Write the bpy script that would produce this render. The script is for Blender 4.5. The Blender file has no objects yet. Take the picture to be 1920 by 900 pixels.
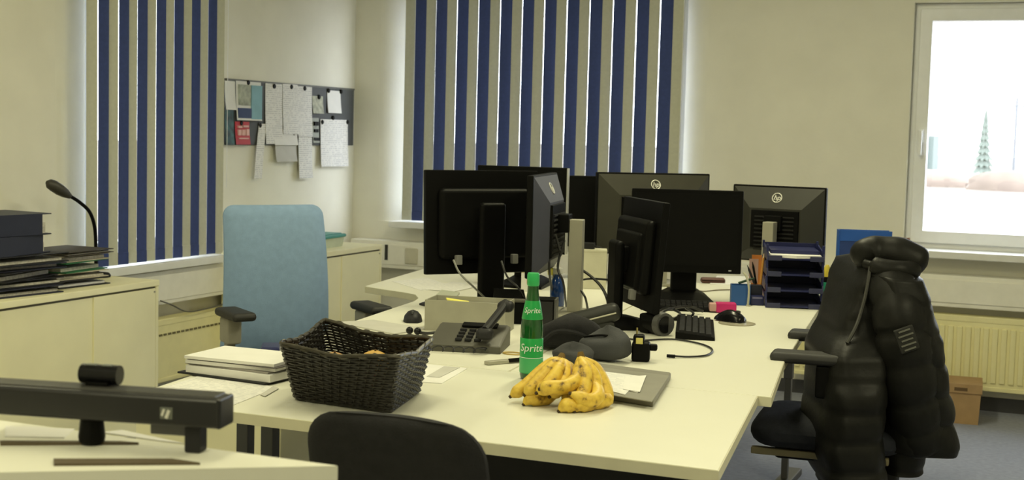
import bpy, bmesh, math, random
from mathutils import Vector, Matrix
R = math.radians
PI = math.pi
random.seed(7)
C = bpy.context.scene.collection
scene = bpy.context.scene

# ------------------------------------------------------------------ camera, world, exposure
def look_basis(yaw, pitch, roll):
    fw = Vector((-math.sin(yaw)*math.cos(pitch), math.cos(yaw)*math.cos(pitch), math.sin(pitch)))
    r0 = Vector((math.cos(yaw), math.sin(yaw), 0)); u0 = r0.cross(fw)
    r = r0*math.cos(roll) + u0*math.sin(roll); u = -r0*math.sin(roll) + u0*math.cos(roll)
    return r, u, fw
cam_data = bpy.data.cameras.new('camera'); cam = bpy.data.objects.new('camera', cam_data); C.objects.link(cam)
cr, cu, cf = look_basis(R(22.6), -math.atan(200/2560), math.atan(0.026))
cam.matrix_world = Matrix(((cr.x, cu.x, -cf.x, 0), (cr.y, cu.y, -cf.y, 0), (cr.z, cu.z, -cf.z, 1.33), (0, 0, 0, 1)))
cam_data.sensor_width = 36; cam_data.sensor_fit = 'HORIZONTAL'; cam_data.lens = 48.0
cam_data.clip_start = 0.05; cam_data.clip_end = 300
cam_data.dof.use_dof = True; cam_data.dof.focus_distance = 3.6; cam_data.dof.aperture_fstop = 8
scene.camera = cam

world = bpy.data.worlds.new('overcast_sky'); scene.world = world; world.use_nodes = True
bg = world.node_tree.nodes['Background']; bg.inputs['Color'].default_value = (0.86, 0.93, 1.0, 1); bg.inputs['Strength'].default_value = 7.0

scene.view_settings.view_transform = 'Standard'; scene.view_settings.look = 'None'
scene.view_settings.exposure = 0.0; scene.view_settings.gamma = 1.0; scene.view_settings.use_curve_mapping = False
LAMP_POWER = 29.5
LAMP_COLOR = (1.0, 0.945, 0.60)

# ------------------------------------------------------------------ materials
def lin(c):
    if isinstance(c, str):
        c = [int(c[i:i+2], 16)/255 for i in (0, 2, 4)]
        return tuple(v/12.92 if v <= .04045 else ((v+.055)/1.055)**2.4 for v in c)
    return tuple(c)
MATS = {}
def mat(name, col, rough=0.55, metal=0.0, var=0.06, scale=18.0, bump=0.0, bscale=120.0, coat=0.0, emit=None, spec=0.5, alpha=None, trans=0.0, ior=1.45):
    if name in MATS: return MATS[name]
    m = bpy.data.materials.new(name); m.use_nodes = True
    nt = m.node_tree; b = nt.nodes['Principled BSDF']
    c = lin(col)
    b.inputs['Roughness'].default_value = rough; b.inputs['Metallic'].default_value = metal
    b.inputs['Specular IOR Level'].default_value = spec
    b.inputs['Coat Weight'].default_value = coat
    b.inputs['Transmission Weight'].default_value = trans; b.inputs['IOR'].default_value = ior
    tc = nt.nodes.new('ShaderNodeTexCoord')
    if var > 0:
        n = nt.nodes.new('ShaderNodeTexNoise'); n.inputs['Scale'].default_value = scale; n.inputs['Detail'].default_value = 4
        nt.links.new(tc.outputs['Object'], n.inputs['Vector'])
        r = nt.nodes.new('ShaderNodeValToRGB')
        r.color_ramp.elements[0].position = 0.3; r.color_ramp.elements[1].position = 0.7
        r.color_ramp.elements[0].color = tuple(v*(1-var) for v in c) + (1,)
        r.color_ramp.elements[1].color = tuple(min(1, v*(1+var)) for v in c) + (1,)
        nt.links.new(n.outputs['Fac'], r.inputs['Fac']); nt.links.new(r.outputs['Color'], b.inputs['Base Color'])
    else:
        b.inputs['Base Color'].default_value = c + (1,)
    if bump > 0:
        n2 = nt.nodes.new('ShaderNodeTexNoise'); n2.inputs['Scale'].default_value = bscale; n2.inputs['Detail'].default_value = 3
        nt.links.new(tc.outputs['Object'], n2.inputs['Vector'])
        bp = nt.nodes.new('ShaderNodeBump'); bp.inputs['Strength'].default_value = bump; bp.inputs['Distance'].default_value = 0.002
        nt.links.new(n2.outputs['Fac'], bp.inputs['Height']); nt.links.new(bp.outputs['Normal'], b.inputs['Normal'])
    if emit:
        b.inputs['Emission Color'].default_value = tuple(emit[0]) + (1,); b.inputs['Emission Strength'].default_value = emit[1]
    MATS[name] = m
    return m

def printed(name, col, ink, axis='Z', freq=90.0, frac=0.35, rough=0.7):
    """paper with rows of fine print across it"""
    if name in MATS: return MATS[name]
    m = bpy.data.materials.new(name); m.use_nodes = True
    nt = m.node_tree; b = nt.nodes['Principled BSDF']; b.inputs['Roughness'].default_value = rough
    tc = nt.nodes.new('ShaderNodeTexCoord'); sp = nt.nodes.new('ShaderNodeSeparateXYZ')
    nt.links.new(tc.outputs['Object'], sp.inputs[0])
    mu = nt.nodes.new('ShaderNodeMath'); mu.operation = 'MULTIPLY'; mu.inputs[1].default_value = freq
    fr = nt.nodes.new('ShaderNodeMath'); fr.operation = 'FRACT'
    lt = nt.nodes.new('ShaderNodeMath'); lt.operation = 'LESS_THAN'; lt.inputs[1].default_value = frac
    nt.links.new(sp.outputs[axis], mu.inputs[0]); nt.links.new(mu.outputs[0], fr.inputs[0]); nt.links.new(fr.outputs[0], lt.inputs[0])
    n = nt.nodes.new('ShaderNodeTexNoise'); n.inputs['Scale'].default_value = 60
    nt.links.new(tc.outputs['Object'], n.inputs['Vector'])
    gt = nt.nodes.new('ShaderNodeMath'); gt.operation = 'GREATER_THAN'; gt.inputs[1].default_value = 0.47
    nt.links.new(n.outputs['Fac'], gt.inputs[0])
    an = nt.nodes.new('ShaderNodeMath'); an.operation = 'MULTIPLY'
    nt.links.new(lt.outputs[0], an.inputs[0]); nt.links.new(gt.outputs[0], an.inputs[1])
    mx = nt.nodes.new('ShaderNodeMix'); mx.data_type = 'RGBA'
    mx.inputs['A'].default_value = lin(col) + (1,); mx.inputs['B'].default_value = lin(ink) + (1,)
    nt.links.new(an.outputs[0], mx.inputs['Factor']); nt.links.new(mx.outputs['Result'], b.inputs['Base Color'])
    MATS[name] = m
    return m

WALL = mat('painted_wall', (0.82, 0.80, 0.69), 0.85, var=0.03, scale=5, bump=0.25, bscale=60)
CEIL = mat('ceiling_paint', (0.78, 0.77, 0.72), 0.9, var=0.02)
CARPET = mat('blue_grey_carpet', (0.27, 0.285, 0.345), 0.95, var=0.10, scale=45, bump=0.5, bscale=400)
WHITE_FRAME = mat('white_window_plastic', (0.88, 0.89, 0.90), 0.35, var=0.02)
SILL = mat('white_sill', (0.80, 0.80, 0.77), 0.35, var=0.02)
CREAM = mat('cream_metal', (0.88, 0.86, 0.76), 0.45, var=0.03)
DESKTOP = mat('cream_desktop', (0.78, 0.77, 0.665), 0.40, var=0.008, scale=9)
DESKEDGE = mat('desk_edge_band', (0.70, 0.67, 0.50), 0.45, var=0.03)
CABINET = mat('cream_cabinet', (0.93, 0.885, 0.60), 0.5, var=0.03, scale=6)
RADIATOR = mat('yellowed_radiator', (0.88, 0.82, 0.46), 0.45, var=0.03)
BLUE_SLAT = mat('blue_slat_fabric', (0.044, 0.066, 0.205), 0.85, var=0.08, scale=60, bump=0.3, bscale=500)
CREAM_SLAT = mat('cream_slat_fabric', (0.56, 0.56, 0.45), 0.85, var=0.04, scale=60, bump=0.3, bscale=500)
GREY_METAL = mat('dark_grey_metal', (0.10, 0.10, 0.10), 0.45, metal=0.3, var=0.05)
SILVER = mat('brushed_silver', (0.40, 0.385, 0.31), 0.45, metal=0.3, var=0.04)
BLACK_PLASTIC = mat('black_plastic', (0.005, 0.005, 0.005), 0.42, var=0.1, spec=0.09)
GLOSS_BLACK = mat('glossy_black_plastic', (0.008, 0.008, 0.009), 0.2, var=0.05, spec=0.3)
SCREEN = mat('black_screen', (0.006, 0.006, 0.006), 0.35, var=0.0, spec=0.10)
CHARCOAL = mat('charcoal_plastic', (0.022, 0.022, 0.024), 0.5, var=0.08, spec=0.25)
BLUEGREY_PLASTIC = mat('blue_grey_plastic', (0.075, 0.077, 0.10), 0.5, var=0.05, spec=0.25)
BLACK_FABRIC = mat('black_fabric', (0.014, 0.014, 0.016), 0.95, var=0.15, scale=60, bump=0.4, bscale=300)
NAVY_FABRIC = mat('navy_black_fabric', (0.016, 0.018, 0.026), 0.95, var=0.15, scale=60, bump=0.4, bscale=300)
PUFFER = mat('black_nylon', (0.009, 0.009, 0.008), 0.46, var=0.12, spec=0.22, scale=30, bump=0.25, bscale=90)
BLUE_FABRIC = mat('light_blue_fabric', (0.235, 0.355, 0.55), 0.9, var=0.05, scale=40, bump=0.35, bscale=450)
PAPER = mat('white_paper', (0.80, 0.79, 0.76), 0.75, var=0.02)
PAPER_GREY = mat('grey_paper', (0.55, 0.54, 0.50), 0.75, var=0.04)
PAPER_EDGE = mat('page_edges', (0.58, 0.55, 0.46), 0.85, var=0.2, scale=90)
PRINT = printed('printed_sheet', (0.80, 0.79, 0.76), (0.56, 0.56, 0.56))
PRINT_FLAT = printed('printed_sheet_flat', (0.80, 0.79, 0.76), (0.62, 0.62, 0.62), axis='Y', freq=70)
NAVY = mat('navy_board', (0.012, 0.014, 0.032), 0.5, var=0.12)
NAVY_PLASTIC = mat('navy_plastic', (0.014, 0.018, 0.085), 0.35, var=0.08)
BLACK_BOARD = mat('black_board', (0.012, 0.012, 0.014), 0.6, var=0.15)
GREEN_BOARD = mat('green_board', (0.02, 0.16, 0.06), 0.5)
ROYAL = mat('royal_blue_plastic', (0.02, 0.10, 0.42), 0.4)
CARDBOARD = mat('tan_cardboard', (0.42, 0.27, 0.13), 0.85, var=0.07)
GREY_LAPTOP = mat('grey_olive_plastic', (0.21, 0.20, 0.165), 0.5, var=0.05)
YELLOW_NOTE = mat('yellow_note', (0.85, 0.78, 0.16), 0.7)
CABLE = mat('black_cable', (0.016, 0.016, 0.016), 0.5, var=0.05)
GREY_CABLE = mat('grey_cable', (0.12, 0.115, 0.10), 0.5, var=0.05)
GLASS = None
def glass_mat():
    m = bpy.data.materials.new('window_glass'); m.use_nodes = True
    nt = m.node_tree; out = nt.nodes['Material Output']
    for n in list(nt.nodes):
        if n != out: nt.nodes.remove(n)
    tr = nt.nodes.new('ShaderNodeBsdfTransparent'); gl = nt.nodes.new('ShaderNodeBsdfGlossy'); gl.inputs['Roughness'].default_value = 0.02
    mx = nt.nodes.new('ShaderNodeMixShader'); mx.inputs[0].default_value = 0.05
    nt.links.new(tr.outputs[0], mx.inputs[1]); nt.links.new(gl.outputs[0], mx.inputs[2]); nt.links.new(mx.outputs[0], out.inputs['Surface'])
    return m
GLASS = glass_mat()

# ------------------------------------------------------------------ mesh helpers
class MB:
    def __init__(self): self.bm = bmesh.new(); self.beveled = False
    def box(self, c, s, bev=0.0, seg=2, rot=None, M=None):
        mx = Matrix.Translation(c)
        if rot is not None: mx = mx @ (rot if isinstance(rot, Matrix) else Matrix.Rotation(rot, 4, 'Z'))
        if M is not None: mx = M @ mx
        r = bmesh.ops.create_cube(self.bm, size=1.0, matrix=mx @ Matrix.Diagonal((s[0], s[1], s[2], 1)))
        if bev > 0:
            self.beveled = True
            es = list({e for v in r['verts'] for e in v.link_edges})
            bmesh.ops.bevel(self.bm, geom=es, offset=min(bev, min(s)*0.49), segments=seg, profile=0.5, affect='EDGES')
        return self
    def bb(self, a, b, bev=0.0, seg=2):
        return self.box([(a[i]+b[i])/2 for i in range(3)], [abs(b[i]-a[i]) for i in range(3)], bev, seg)
    def rings(self, rings, cap0=True, cap1=True, closed=True):
        bm = self.bm; rs = [[bm.verts.new(p) for p in ring] for ring in rings]
        n = len(rs[0])
        for a, b in zip(rs[:-1], rs[1:]):
            for i in range(n if closed else n-1):
                j = (i+1) % n
                try: bm.faces.new((a[i], a[j], b[j], b[i]))
                except ValueError: pass
        if cap0 and closed: bm.faces.new(list(reversed(rs[0])))
        if cap1 and closed: bm.faces.new(rs[-1])
        return self
    def tube(self, path, r, seg=8, cap=True, closed_path=False):
        pts = [Vector(p) for p in path]; n = len(pts)
        rad = r if isinstance(r, (list, tuple)) else [r]*n
        rings = []; prev = None
        for i, p in enumerate(pts):
            if closed_path: t = (pts[(i+1) % n] - pts[i-1])
            else: t = (pts[min(i+1, n-1)] - pts[max(i-1, 0)])
            t.normalize()
            if prev is None:
                a = Vector((0, 0, 1)) if abs(t.z) < 0.9 else Vector((1, 0, 0))
                u = t.cross(a).normalized()
            else:
                u = (prev - t*prev.dot(t)).normalized()
            prev = u; w = t.cross(u)
            rings.append([p + (u*math.cos(2*PI*k/seg) + w*math.sin(2*PI*k/seg))*rad[i] for k in range(seg)])
        if closed_path: rings.append(rings[0])
        return self.rings(rings, cap and not closed_path, cap and not closed_path)
    def lathe(self, prof, seg=24, c=(0, 0, 0), cap0=True, cap1=True):
        return self.rings([[(c[0]+r*math.cos(2*PI*k/seg), c[1]+r*math.sin(2*PI*k/seg), c[2]+z) for k in range(seg)] for r, z in prof], cap0, cap1)
    def prism(self, poly, z0, z1, bev=0.0):
        n0 = set(self.bm.verts)
        self.rings([[(x, y, z0) for x, y in poly], [(x, y, z1) for x, y in poly]])
        if bev > 0:
            self.beveled = True
            vs = [v for v in self.bm.verts if v not in n0]
            es = list({e for v in vs for e in v.link_edges})
            bmesh.ops.bevel(self.bm, geom=es, offset=bev, segments=2, profile=0.5, affect='EDGES')
        return self
    def ball(self, c, r, u=16, v=10):
        mx = Matrix.Translation(c) @ Matrix.Diagonal((r[0], r[1], r[2], 1) if isinstance(r, (tuple, list)) else (r, r, r, 1))
        bmesh.ops.create_uvsphere(self.bm, u_segments=u, v_segments=v, radius=1.0, matrix=mx); return self
    def xf(self, M): self.bm.transform(M); return self
    def build(self, name, m, parent=None, world=False, smooth=True, ang=35):
        bmesh.ops.recalc_face_normals(self.bm, faces=self.bm.faces[:])
        if world and parent is not None: self.bm.transform(ROOT[parent.name].inverted())
        me = bpy.data.meshes.new(name); self.bm.to_mesh(me); self.bm.free()
        if smooth:
            for p in me.polygons: p.use_smooth = True
            me.set_sharp_from_angle(angle=R(ang))
        me.materials.append(m)
        o = bpy.data.objects.new(name, me); C.objects.link(o)
        if smooth and self.beveled:
            wn = o.modifiers.new('weighted_normals', 'WEIGHTED_NORMAL'); wn.keep_sharp = True; wn.weight = 100
        if parent is not None: o.parent = parent
        return o
ROOT = {}
def thing(name, label, cat, loc=(0, 0, 0), rz=0.0, group=None, kind=None):
    o = bpy.data.objects.new(name, None); C.objects.link(o); o.empty_display_size = 0.05
    o.location = loc; o.rotation_euler = (0, 0, rz)
    ROOT[o.name] = Matrix.Translation(loc) @ Matrix.Rotation(rz, 4, 'Z')
    if label: o['label'] = label
    if cat: o['category'] = cat
    if group: o['group'] = group
    if kind: o['kind'] = kind
    return o
def tag(o, label, cat, group=None):
    o['label'] = label; o['category'] = cat
    if group: o['group'] = group
    return o
def struct(o, label=None, cat=None):
    o['kind'] = 'structure'
    if label: o['label'] = label
    if cat: o['category'] = cat
    return o
def place(o, loc, rz=0.0):
    o.location = loc; o.rotation_euler = (0, 0, rz); return o
def share(src, parent, loc=None):
    c = src.copy(); C.objects.link(c); c.parent = parent
    if loc is not None: c.location = loc
    return c
def bez(p, n=16):
    """smooth path through points (Catmull-Rom)"""
    P = [Vector(q) for q in p]; out = []
    P = [P[0]*2-P[1]] + P + [P[-1]*2-P[-2]]
    for i in range(1, len(P)-2):
        for k in range(n):
            t = k/n; a, b, c, d = P[i-1], P[i], P[i+1], P[i+2]
            out.append(0.5*((2*b)+(c-a)*t+(2*a-5*b+4*c-d)*t*t+(3*b-a-3*c+d)*t**3))
    out.append(P[-2]); return out
def text_mesh(body, size, depth, m, name, parent=None, shear=0.0, xform=None, bend=None):
    cu_ = bpy.data.curves.new(name, 'FONT'); cu_.body = body; cu_.size = size; cu_.extrude = depth; cu_.shear = shear
    cu_.align_x = 'CENTER'; cu_.align_y = 'CENTER'; cu_.resolution_u = 3
    tmp = bpy.data.objects.new(name + '_curve', cu_); C.objects.link(tmp)
    dg = bpy.context.evaluated_depsgraph_get()
    me = bpy.data.meshes.new_from_object(tmp.evaluated_get(dg))
    bpy.data.objects.remove(tmp); bpy.data.curves.remove(cu_)
    me.name = name
    if bend:
        for v in me.vertices: v.co = bend(v.co)
    if xform is not None: me.transform(xform)
    me.materials.clear(); me.materials.append(m)
    o = bpy.data.objects.new(name, me); C.objects.link(o)
    if parent is not None: o.parent = parent
    return o
RX90 = Matrix.Rotation(R(90), 4, 'X')

# ------------------------------------------------------------------ the room
X0, X1, Y0, Y1, ZC = -4.04, 2.6, -1.6, 7.2, 2.75
struct(MB().bb((X0-.3, Y0-.3, -.12), (X1+.3, Y1+.3, 0)).build('floor', CARPET))
struct(MB().bb((X0-.3, Y0-.3, ZC), (X1+.3, Y1+.3, ZC+.15)).build('ceiling', CEIL))
struct(MB().bb((X1, Y0, 0), (X1+.3, Y1, ZC)).build('wall_right', WALL))
struct(MB().bb((X0, Y0-.3, 0), (X1, Y0, ZC)).build('wall_front', WALL))
def wall_with_holes(along0, along1, holes, put):
    """boxes left, right, below and above each opening; put(a0, a1, z0, z1)"""
    cur = along0
    for a0, a1, z0, z1 in sorted(holes):
        put(cur, a0, 0, ZC); put(a0, a1, 0, z0); put(a0, a1, z1, ZC); cur = a1
    put(cur, along1, 0, ZC)
wb = MB()
wall_with_holes(X0-.3, X1, [(-3.87, -1.89, .79, 2.2), (-.83, .72, .79, 2.04)], lambda a, b, c, d: wb.bb((a, Y1, c), (b, Y1+.3, d)))

struct(wb.build('wall_back', WALL, smooth=False))
wl = MB()
wall_with_holes(Y0, Y1, [(4.62, 5.76, .68, 2.2)], lambda a, b, c, d: wl.bb((X0-.3, a, c), (X0, b, d)))
struct(wl.build('wall_left', WALL, smooth=False))

def window(name, a0, a1, z0, z1, sill_a0, sill_a1, on='back', recess=0.10, handle=False, sill_out=.15):
    """frame, sash, pane and sill; built along local x, room side towards local -y"""
    if on == 'back': w = thing(name, None, None, (a0, Y1, z0), 0, kind='structure')
    else: w = thing(name, None, None, (X0, a0, z0), R(90), kind='structure')
    W_, H_ = a1-a0, z1-z0
    def ring(mb, x0, x1, zz0, zz1, t, y0, y1, bev=.006):
        mb.bb((x0, y0, zz0), (x0+t, y1, zz1), bev); mb.bb((x1-t, y0, zz0), (x1, y1, zz1), bev)
        mb.bb((x0+t*.8, y0, zz0), (x1-t*.8, y1, zz0+t), bev); mb.bb((x0+t*.8, y0, zz1-t), (x1-t*.8, y1, zz1), bev)
        return mb
    ring(MB(), 0, W_, 0.01, H_, .05, recess, recess+.07).build('frame', WHITE_FRAME, w)
    ring(MB(), .028, W_-.028, .038, H_-.028, .062, recess-.02, recess+.05).build('sash', WHITE_FRAME, w)
    MB().bb((.07, recess+.012, .08), (W_-.07, recess+.020, H_-.07)).build('pane', GLASS, w)
    s0, s1 = sill_a0-a0, sill_a1-a0
    MB().bb((s0, -sill_out, -.025), (s1, recess, .012), .006).build('window_sill', SILL, w)
    if handle:
        h = MB().box((.058, recess-.026, .58), (.028, .014, .07), .005)
        h.box((.058, recess-.052, .545), (.020, .016, .125), .006); h.tube([(.058, recess-.02, .60), (.058, recess-.055, .60)], .008)
        h.build('handle', WHITE_FRAME, w)
    return w
w1 = window('window_1', 4.90, 5.62, .68, 2.2, 4.62, 5.70, on='left', sill_out=.14, recess=.12)
w2 = window('window_2', -3.75, -2.04, .79, 2.2, -3.72, -1.98, sill_out=.15, recess=.16)
window('window_3', -.83, .72, .79, 2.04, -.845, .74, recess=.05, handle=True, sill_out=.15)

# rounded plaster reveals at both sides of the two covered windows
def reveal(w, pts, z0, z1):
    o = MB().prism(pts, z0, z1); o.build('reveal', WALL, w, world=True, ang=50)
def arc(a, b, t1=80, n=10): return [(a*math.sin(R(t1*k/n)), b*(1-math.cos(R(t1*k/n)))) for k in range(n+1)]
e = [(-1.89-u, Y1+v) for u, v in arc(.152, .15)]; reveal(w2, e + [(e[-1][0], Y1+.3), (-1.89, Y1+.3)], .79, 2.2)
e = [(-3.87+u, Y1+v) for u, v in arc(.125, .15)]; reveal(w2, e + [(e[-1][0], Y1+.3), (-3.87, Y1+.3)], .79, 2.2)
e = [(X0-v, 4.62+u) for u, v in arc(.30, .12)]; reveal(w1, e + [(X0-.3, e[-1][1]), (X0-.3, 4.62)], .68, 2.2)
e = [(X0-v, 5.76-u) for u, v in arc(.13, .12)]; reveal(w1, e + [(X0-.3, e[-1][1]), (X0-.3, 5.76)], .68, 2.2)

# cable trunking under the windows
t1 = struct(thing('trim_1', None, None, (0, 0, 0), kind='structure'))
MB().bb((-3.99, 7.09, .522), (2.2, 7.2, .682), .006).build('trunking', CREAM, t1)
MB().bb((-3.99, 7.084, .545), (2.2, 7.092, .660), .002).build('trunking_lid', CREAM, t1)
for x in (-3.62, -3.45, -.10):
    s = MB().bb((x, 7.074, .556), (x+.082, 7.086, .648), .008); s.build('socket', mat('socket_plastic', (.60, .57, .44), .4), t1)
MB().bb((-3.755, 7.082, .57), (-3.735, 7.088, .66)).build('cover_gap', mat('dark_gap', (.05, .05, .045), .8), t1)
t2 = struct(thing('trim_2', None, None, (0, 0, 0), kind='structure'))
MB().bb((X0, 4.55, .487), (-3.94, 5.775, .648), .006).build('trunking', CREAM, t2)
MB().bb((-3.942, 4.55, .507), (-3.935, 5.77, .628), .002).build('trunking_lid', CREAM, t2)
struct(MB().bb((X0, 5.0, 0), (X0+.012, Y1, .07)).build('baseboard_shade_left', mat('skirting_shade', (.05, .05, .055), .6)))  # shadow at the foot of the wall, put in as a dark strip
struct(MB().bb((X0, Y1-.012, 0), (X1, Y1, .07)).build('baseboard_shade_back', MATS['skirting_shade']))  # dark colour stands in for the shadow beneath the radiator

# ------------------------------------------------------------------ ceiling lamps (real luminaires above the desks)
def luminaire(x, y, label, power=LAMP_POWER):
    t = thing('ceiling_lamp', label, 'lamp', (x, y, ZC), 0, 'ceiling lamps')
    MB().bb((-.16, -.76, -.075), (.16, .76, 0), .01).build('housing', WHITE_FRAME, t)
    MB().bb((-.14, -.74, -.081), (.14, .74, -.074), .002).build('diffuser', mat('lamp_diffuser', (.9, .88, .8), .5, var=0, emit=(LAMP_COLOR, 2.0)), t)
    l = bpy.data.lights.new('tube_light', 'AREA'); l.shape = 'RECTANGLE'; l.size = .26; l.size_y = 1.44
    l.energy = power; l.color = LAMP_COLOR; l.spread = R(180)
    o = bpy.data.objects.new('tube_light', l); C.objects.link(o); o.location = (0, 0, -.09); o.parent = t
luminaire(-1.3, 2.3, 'white ceiling lamp above the front end of the desk group', LAMP_POWER*.44)
luminaire(-1.3, 4.7, 'white ceiling lamp above the far end of the desk group', LAMP_POWER*1.05)
luminaire(.9, 2.3, 'white ceiling lamp right of the desk group near the camera', LAMP_POWER*1.1)
luminaire(-1.3, -.2, 'white ceiling lamp behind the camera')
luminaire(-3.1, 2.6, 'white ceiling lamp near the left wall', LAMP_POWER*.44)

# ------------------------------------------------------------------ vertical blinds
def slat_mesh(w, h, m, name):
    """a slightly curved fabric louvre with a sewn weight pocket at its foot; hangs down from z=0"""
    mb = MB(); n = 5
    def prof(off, ww): return [(ww*(k/(n-1)-.5), off+.004*(1-(2*k/(n-1)-1)**2), 0) for k in range(n)]
    def ring(z, ww, th): return [(p[0], p[1]-th, z) for p in prof(0, ww)] + [(p[0], p[1]+th, z) for p in reversed(prof(0, ww))]
    mb.rings([ring(0, w, .0006), ring(-h+.055, w, .0006), ring(-h+.053, w+.001, .0022), ring(-h+.004, w+.001, .0024), ring(-h, w, .0008)])
    o = mb.build(name, m); me = o.data; bpy.data.objects.remove(o); return me
def blind(label, loc, rz, length, height, n, wc, wb_, tilt, gap):
    t = thing('vertical_blind', label, 'blind', loc, rz)
    MB().bb((-.01, -.022, -.002), (length+.01, .022, .036), .004).build('headrail', WHITE_FRAME, t)
    mc = slat_mesh(wc, height, CREAM_SLAT, 'slat'); mbm = slat_mesh(wb_, height, BLUE_SLAT, 'slat')
    x = 0
    for k in range(n):
        blue = k % 2 == 1
        w = wb_ if blue else wc
        if blue: x += gap
        o = bpy.data.objects.new('slat', mbm if blue else mc); C.objects.link(o); o.parent = t
        o.location = (x + w*math.cos(tilt)/2, random.uniform(-.002, .002), -.004)
        o.rotation_euler = (0, 0, tilt + random.uniform(-.02, .02))
        x += w*math.cos(tilt)
    ch = MB()
    ch.tube([(length+.004, -.02, 0), (length+.004, -.02, -height*.8)], .0015, 6); ch.build('cord', WHITE_FRAME, t)
    return t
blind('blue and cream striped vertical blind over the window in the far wall', (-3.645, 7.085, 2.30), 0, 1.65, 1.485, 25, .0570, .0705, R(12), .0080)
blind('narrower blue and cream striped vertical blind over the window in the left wall', (-3.935, 4.70, 2.30), R(90), 1.0, 1.595, 15, .061, .060, R(-8), .0135)

# ------------------------------------------------------------------ radiators
def radiator(label, loc, rz, w, h, ribs, grille):
    t = thing('radiator', label, 'radiator', loc, rz)
    MB().bb((0, -.018, 0), (w, .05, h), .008).build('panel', RADIATOR, t)
    MB().bb((0, -.022, h-.028), (w, .052, h+.004), .006).build('top_rail', RADIATOR, t)
    MB().bb((0, -.022, -.002), (w, .0, .022), .006).build('bottom_rail', RADIATOR, t)
    if ribs:
        rb = MB().bb((0, -.012, .04), (.028, .006, h-.05), .006, 2); first = rb.build('rib', RADIATOR, t)
        first.location = (.012, -.016, 0); n = int(w/.042)
        for k in range(1, n): share(first, t, (.012+k*.042, -.016, 0))
    if grille:
        g = MB().bb((0, -.022, h-.075), (.022, -.016, h-.066), .0); first = g.build('grille_slot', mat('slot_dark', (.16, .14, .07), .8), t)
        n = int(w/.034)
        for k in range(1, n): share(first, t, (k*.034, 0, 0))
    MB().tube([(w-.04, .01, .03), (w-.04, .01, -.06), (w-.04, .06, -.06)], .010, 8).build('pipe', RADIATOR, t)
    for x in (.08, w-.12): MB().bb((x, .03, .05), (x+.03, .075, h-.05)).build('bracket', RADIATOR, t)
    return t
radiator('pale yellow ribbed radiator under the bright uncovered window', (-1.35, 7.125, .115), 0, 1.95, .365, True, False)
radiator('yellow smooth-fronted radiator beside the left cabinet', (-3.96, 4.80, .12), R(90), .97, .295, False, True)

# ------------------------------------------------------------------ cabinets along the left wall
def cabinet(label, y0, y1, xf, xb, h, split, open_side=None):
    t = thing('filing_cabinet', label, 'cabinet', ((xf+xb)/2, (y0+y1)/2, 0))
    b = MB(); ox, oy = (xf+xb)/2, (y0+y1)/2
    def bb(mb, a, c, bev=.003): return mb.bb((a[0]-ox, a[1]-oy, a[2]), (c[0]-ox, c[1]-oy, c[2]), bev)
    bb(b, (xb, y0, .03), (xf-.02, y1, h-.026)); b.build('body', CABINET, t)
    bb(MB(), (xb, y0-.004, h-.026), (xf+.004, y1+.004, h), .004).build('top', CABINET, t)
    bb(MB(), (xf-.03, y0, 0.03), (xf+.002, y0+.018, h-.026)).build('side_edge', CABINET, t); bb(MB(), (xf-.03, y1-.018, 0.03), (xf+.002, y1, h-.026)).build('side_edge', CABINET, t)
    bb(MB(), (xf-.03, y0+.018, h-.034), (xf-.004, y1-.018, h-.026), 0).build('door_track', mat('track_dark', (.10, .09, .06), .7), t)
    bb(MB(), (xf-.03, y0+.01, .0), (xf-.006, y1-.01, .045), 0).build('plinth', mat('plinth_dark', (.06, .06, .055), .7), t)
    ym = y0 + (y1-y0)*split
    bb(MB(), (xf-.014, y0+.019, .05), (xf-.006, ym+.02, h-.034), .002).build('door', CABINET, t)
    bb(MB(), (xf-.006, ym, .05), (xf+.001, y1-.019, h-.034), .002).build('door', CABINET, t)
    k = MB(); bb(k, (xf, y1-.032, h-.052), (xf+.004, y1-.024, h-.044), .001); k.build('lock', SILVER, t)
    return t
cabinet('cream sliding-door cabinet under the pile of black folders', 3.42, 4.685, -3.55, -4.00, .680, .68)
cabinet('low cream cabinet in the corner behind the light blue chair', 5.79, 6.66, -3.55, -4.00, .700, .50)

# plastic box with teal lid on the corner cabinet
t = thing('storage_box', 'small clear plastic box with a teal lid on the corner cabinet', 'box', (-3.74, 6.30, .700), R(4))
bx = MB(); bx.rings([[(-.09*s, -.13*s2, z) for s, s2 in ((q, q), (-q, q), (-q, -q), (q, -q))] for q, z in ((.92, 0), (1.0, .052))]); bx.build('tub', mat('frosted_plastic', (.55, .60, .46), .4), t)
MB().bb((-.100, -.140, .050), (.100, .140, .068), .008).build('lid', mat('teal_plastic', (.05, .30, .28), .4), t)
MB().bb((-.08, -.118, .066), (.08, .118, .073), .004).build('lid_panel', MATS['teal_plastic'], t)

# cable drooping in front of the left radiator
tag(MB().tube(bez([(-3.925, 5.196, 0.511), (-3.915, 5.268, 0.485), (-3.910, 5.377, 0.442), (-3.910, 5.514, 0.438), (-3.915, 5.691, 0.445), (-3.925, 5.761, 0.464)], 8), .0035, 6).build('loose_cable', GREY_CABLE), 'thin grey cable drooping below the trunking beside the left cabinet', 'cable')

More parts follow.
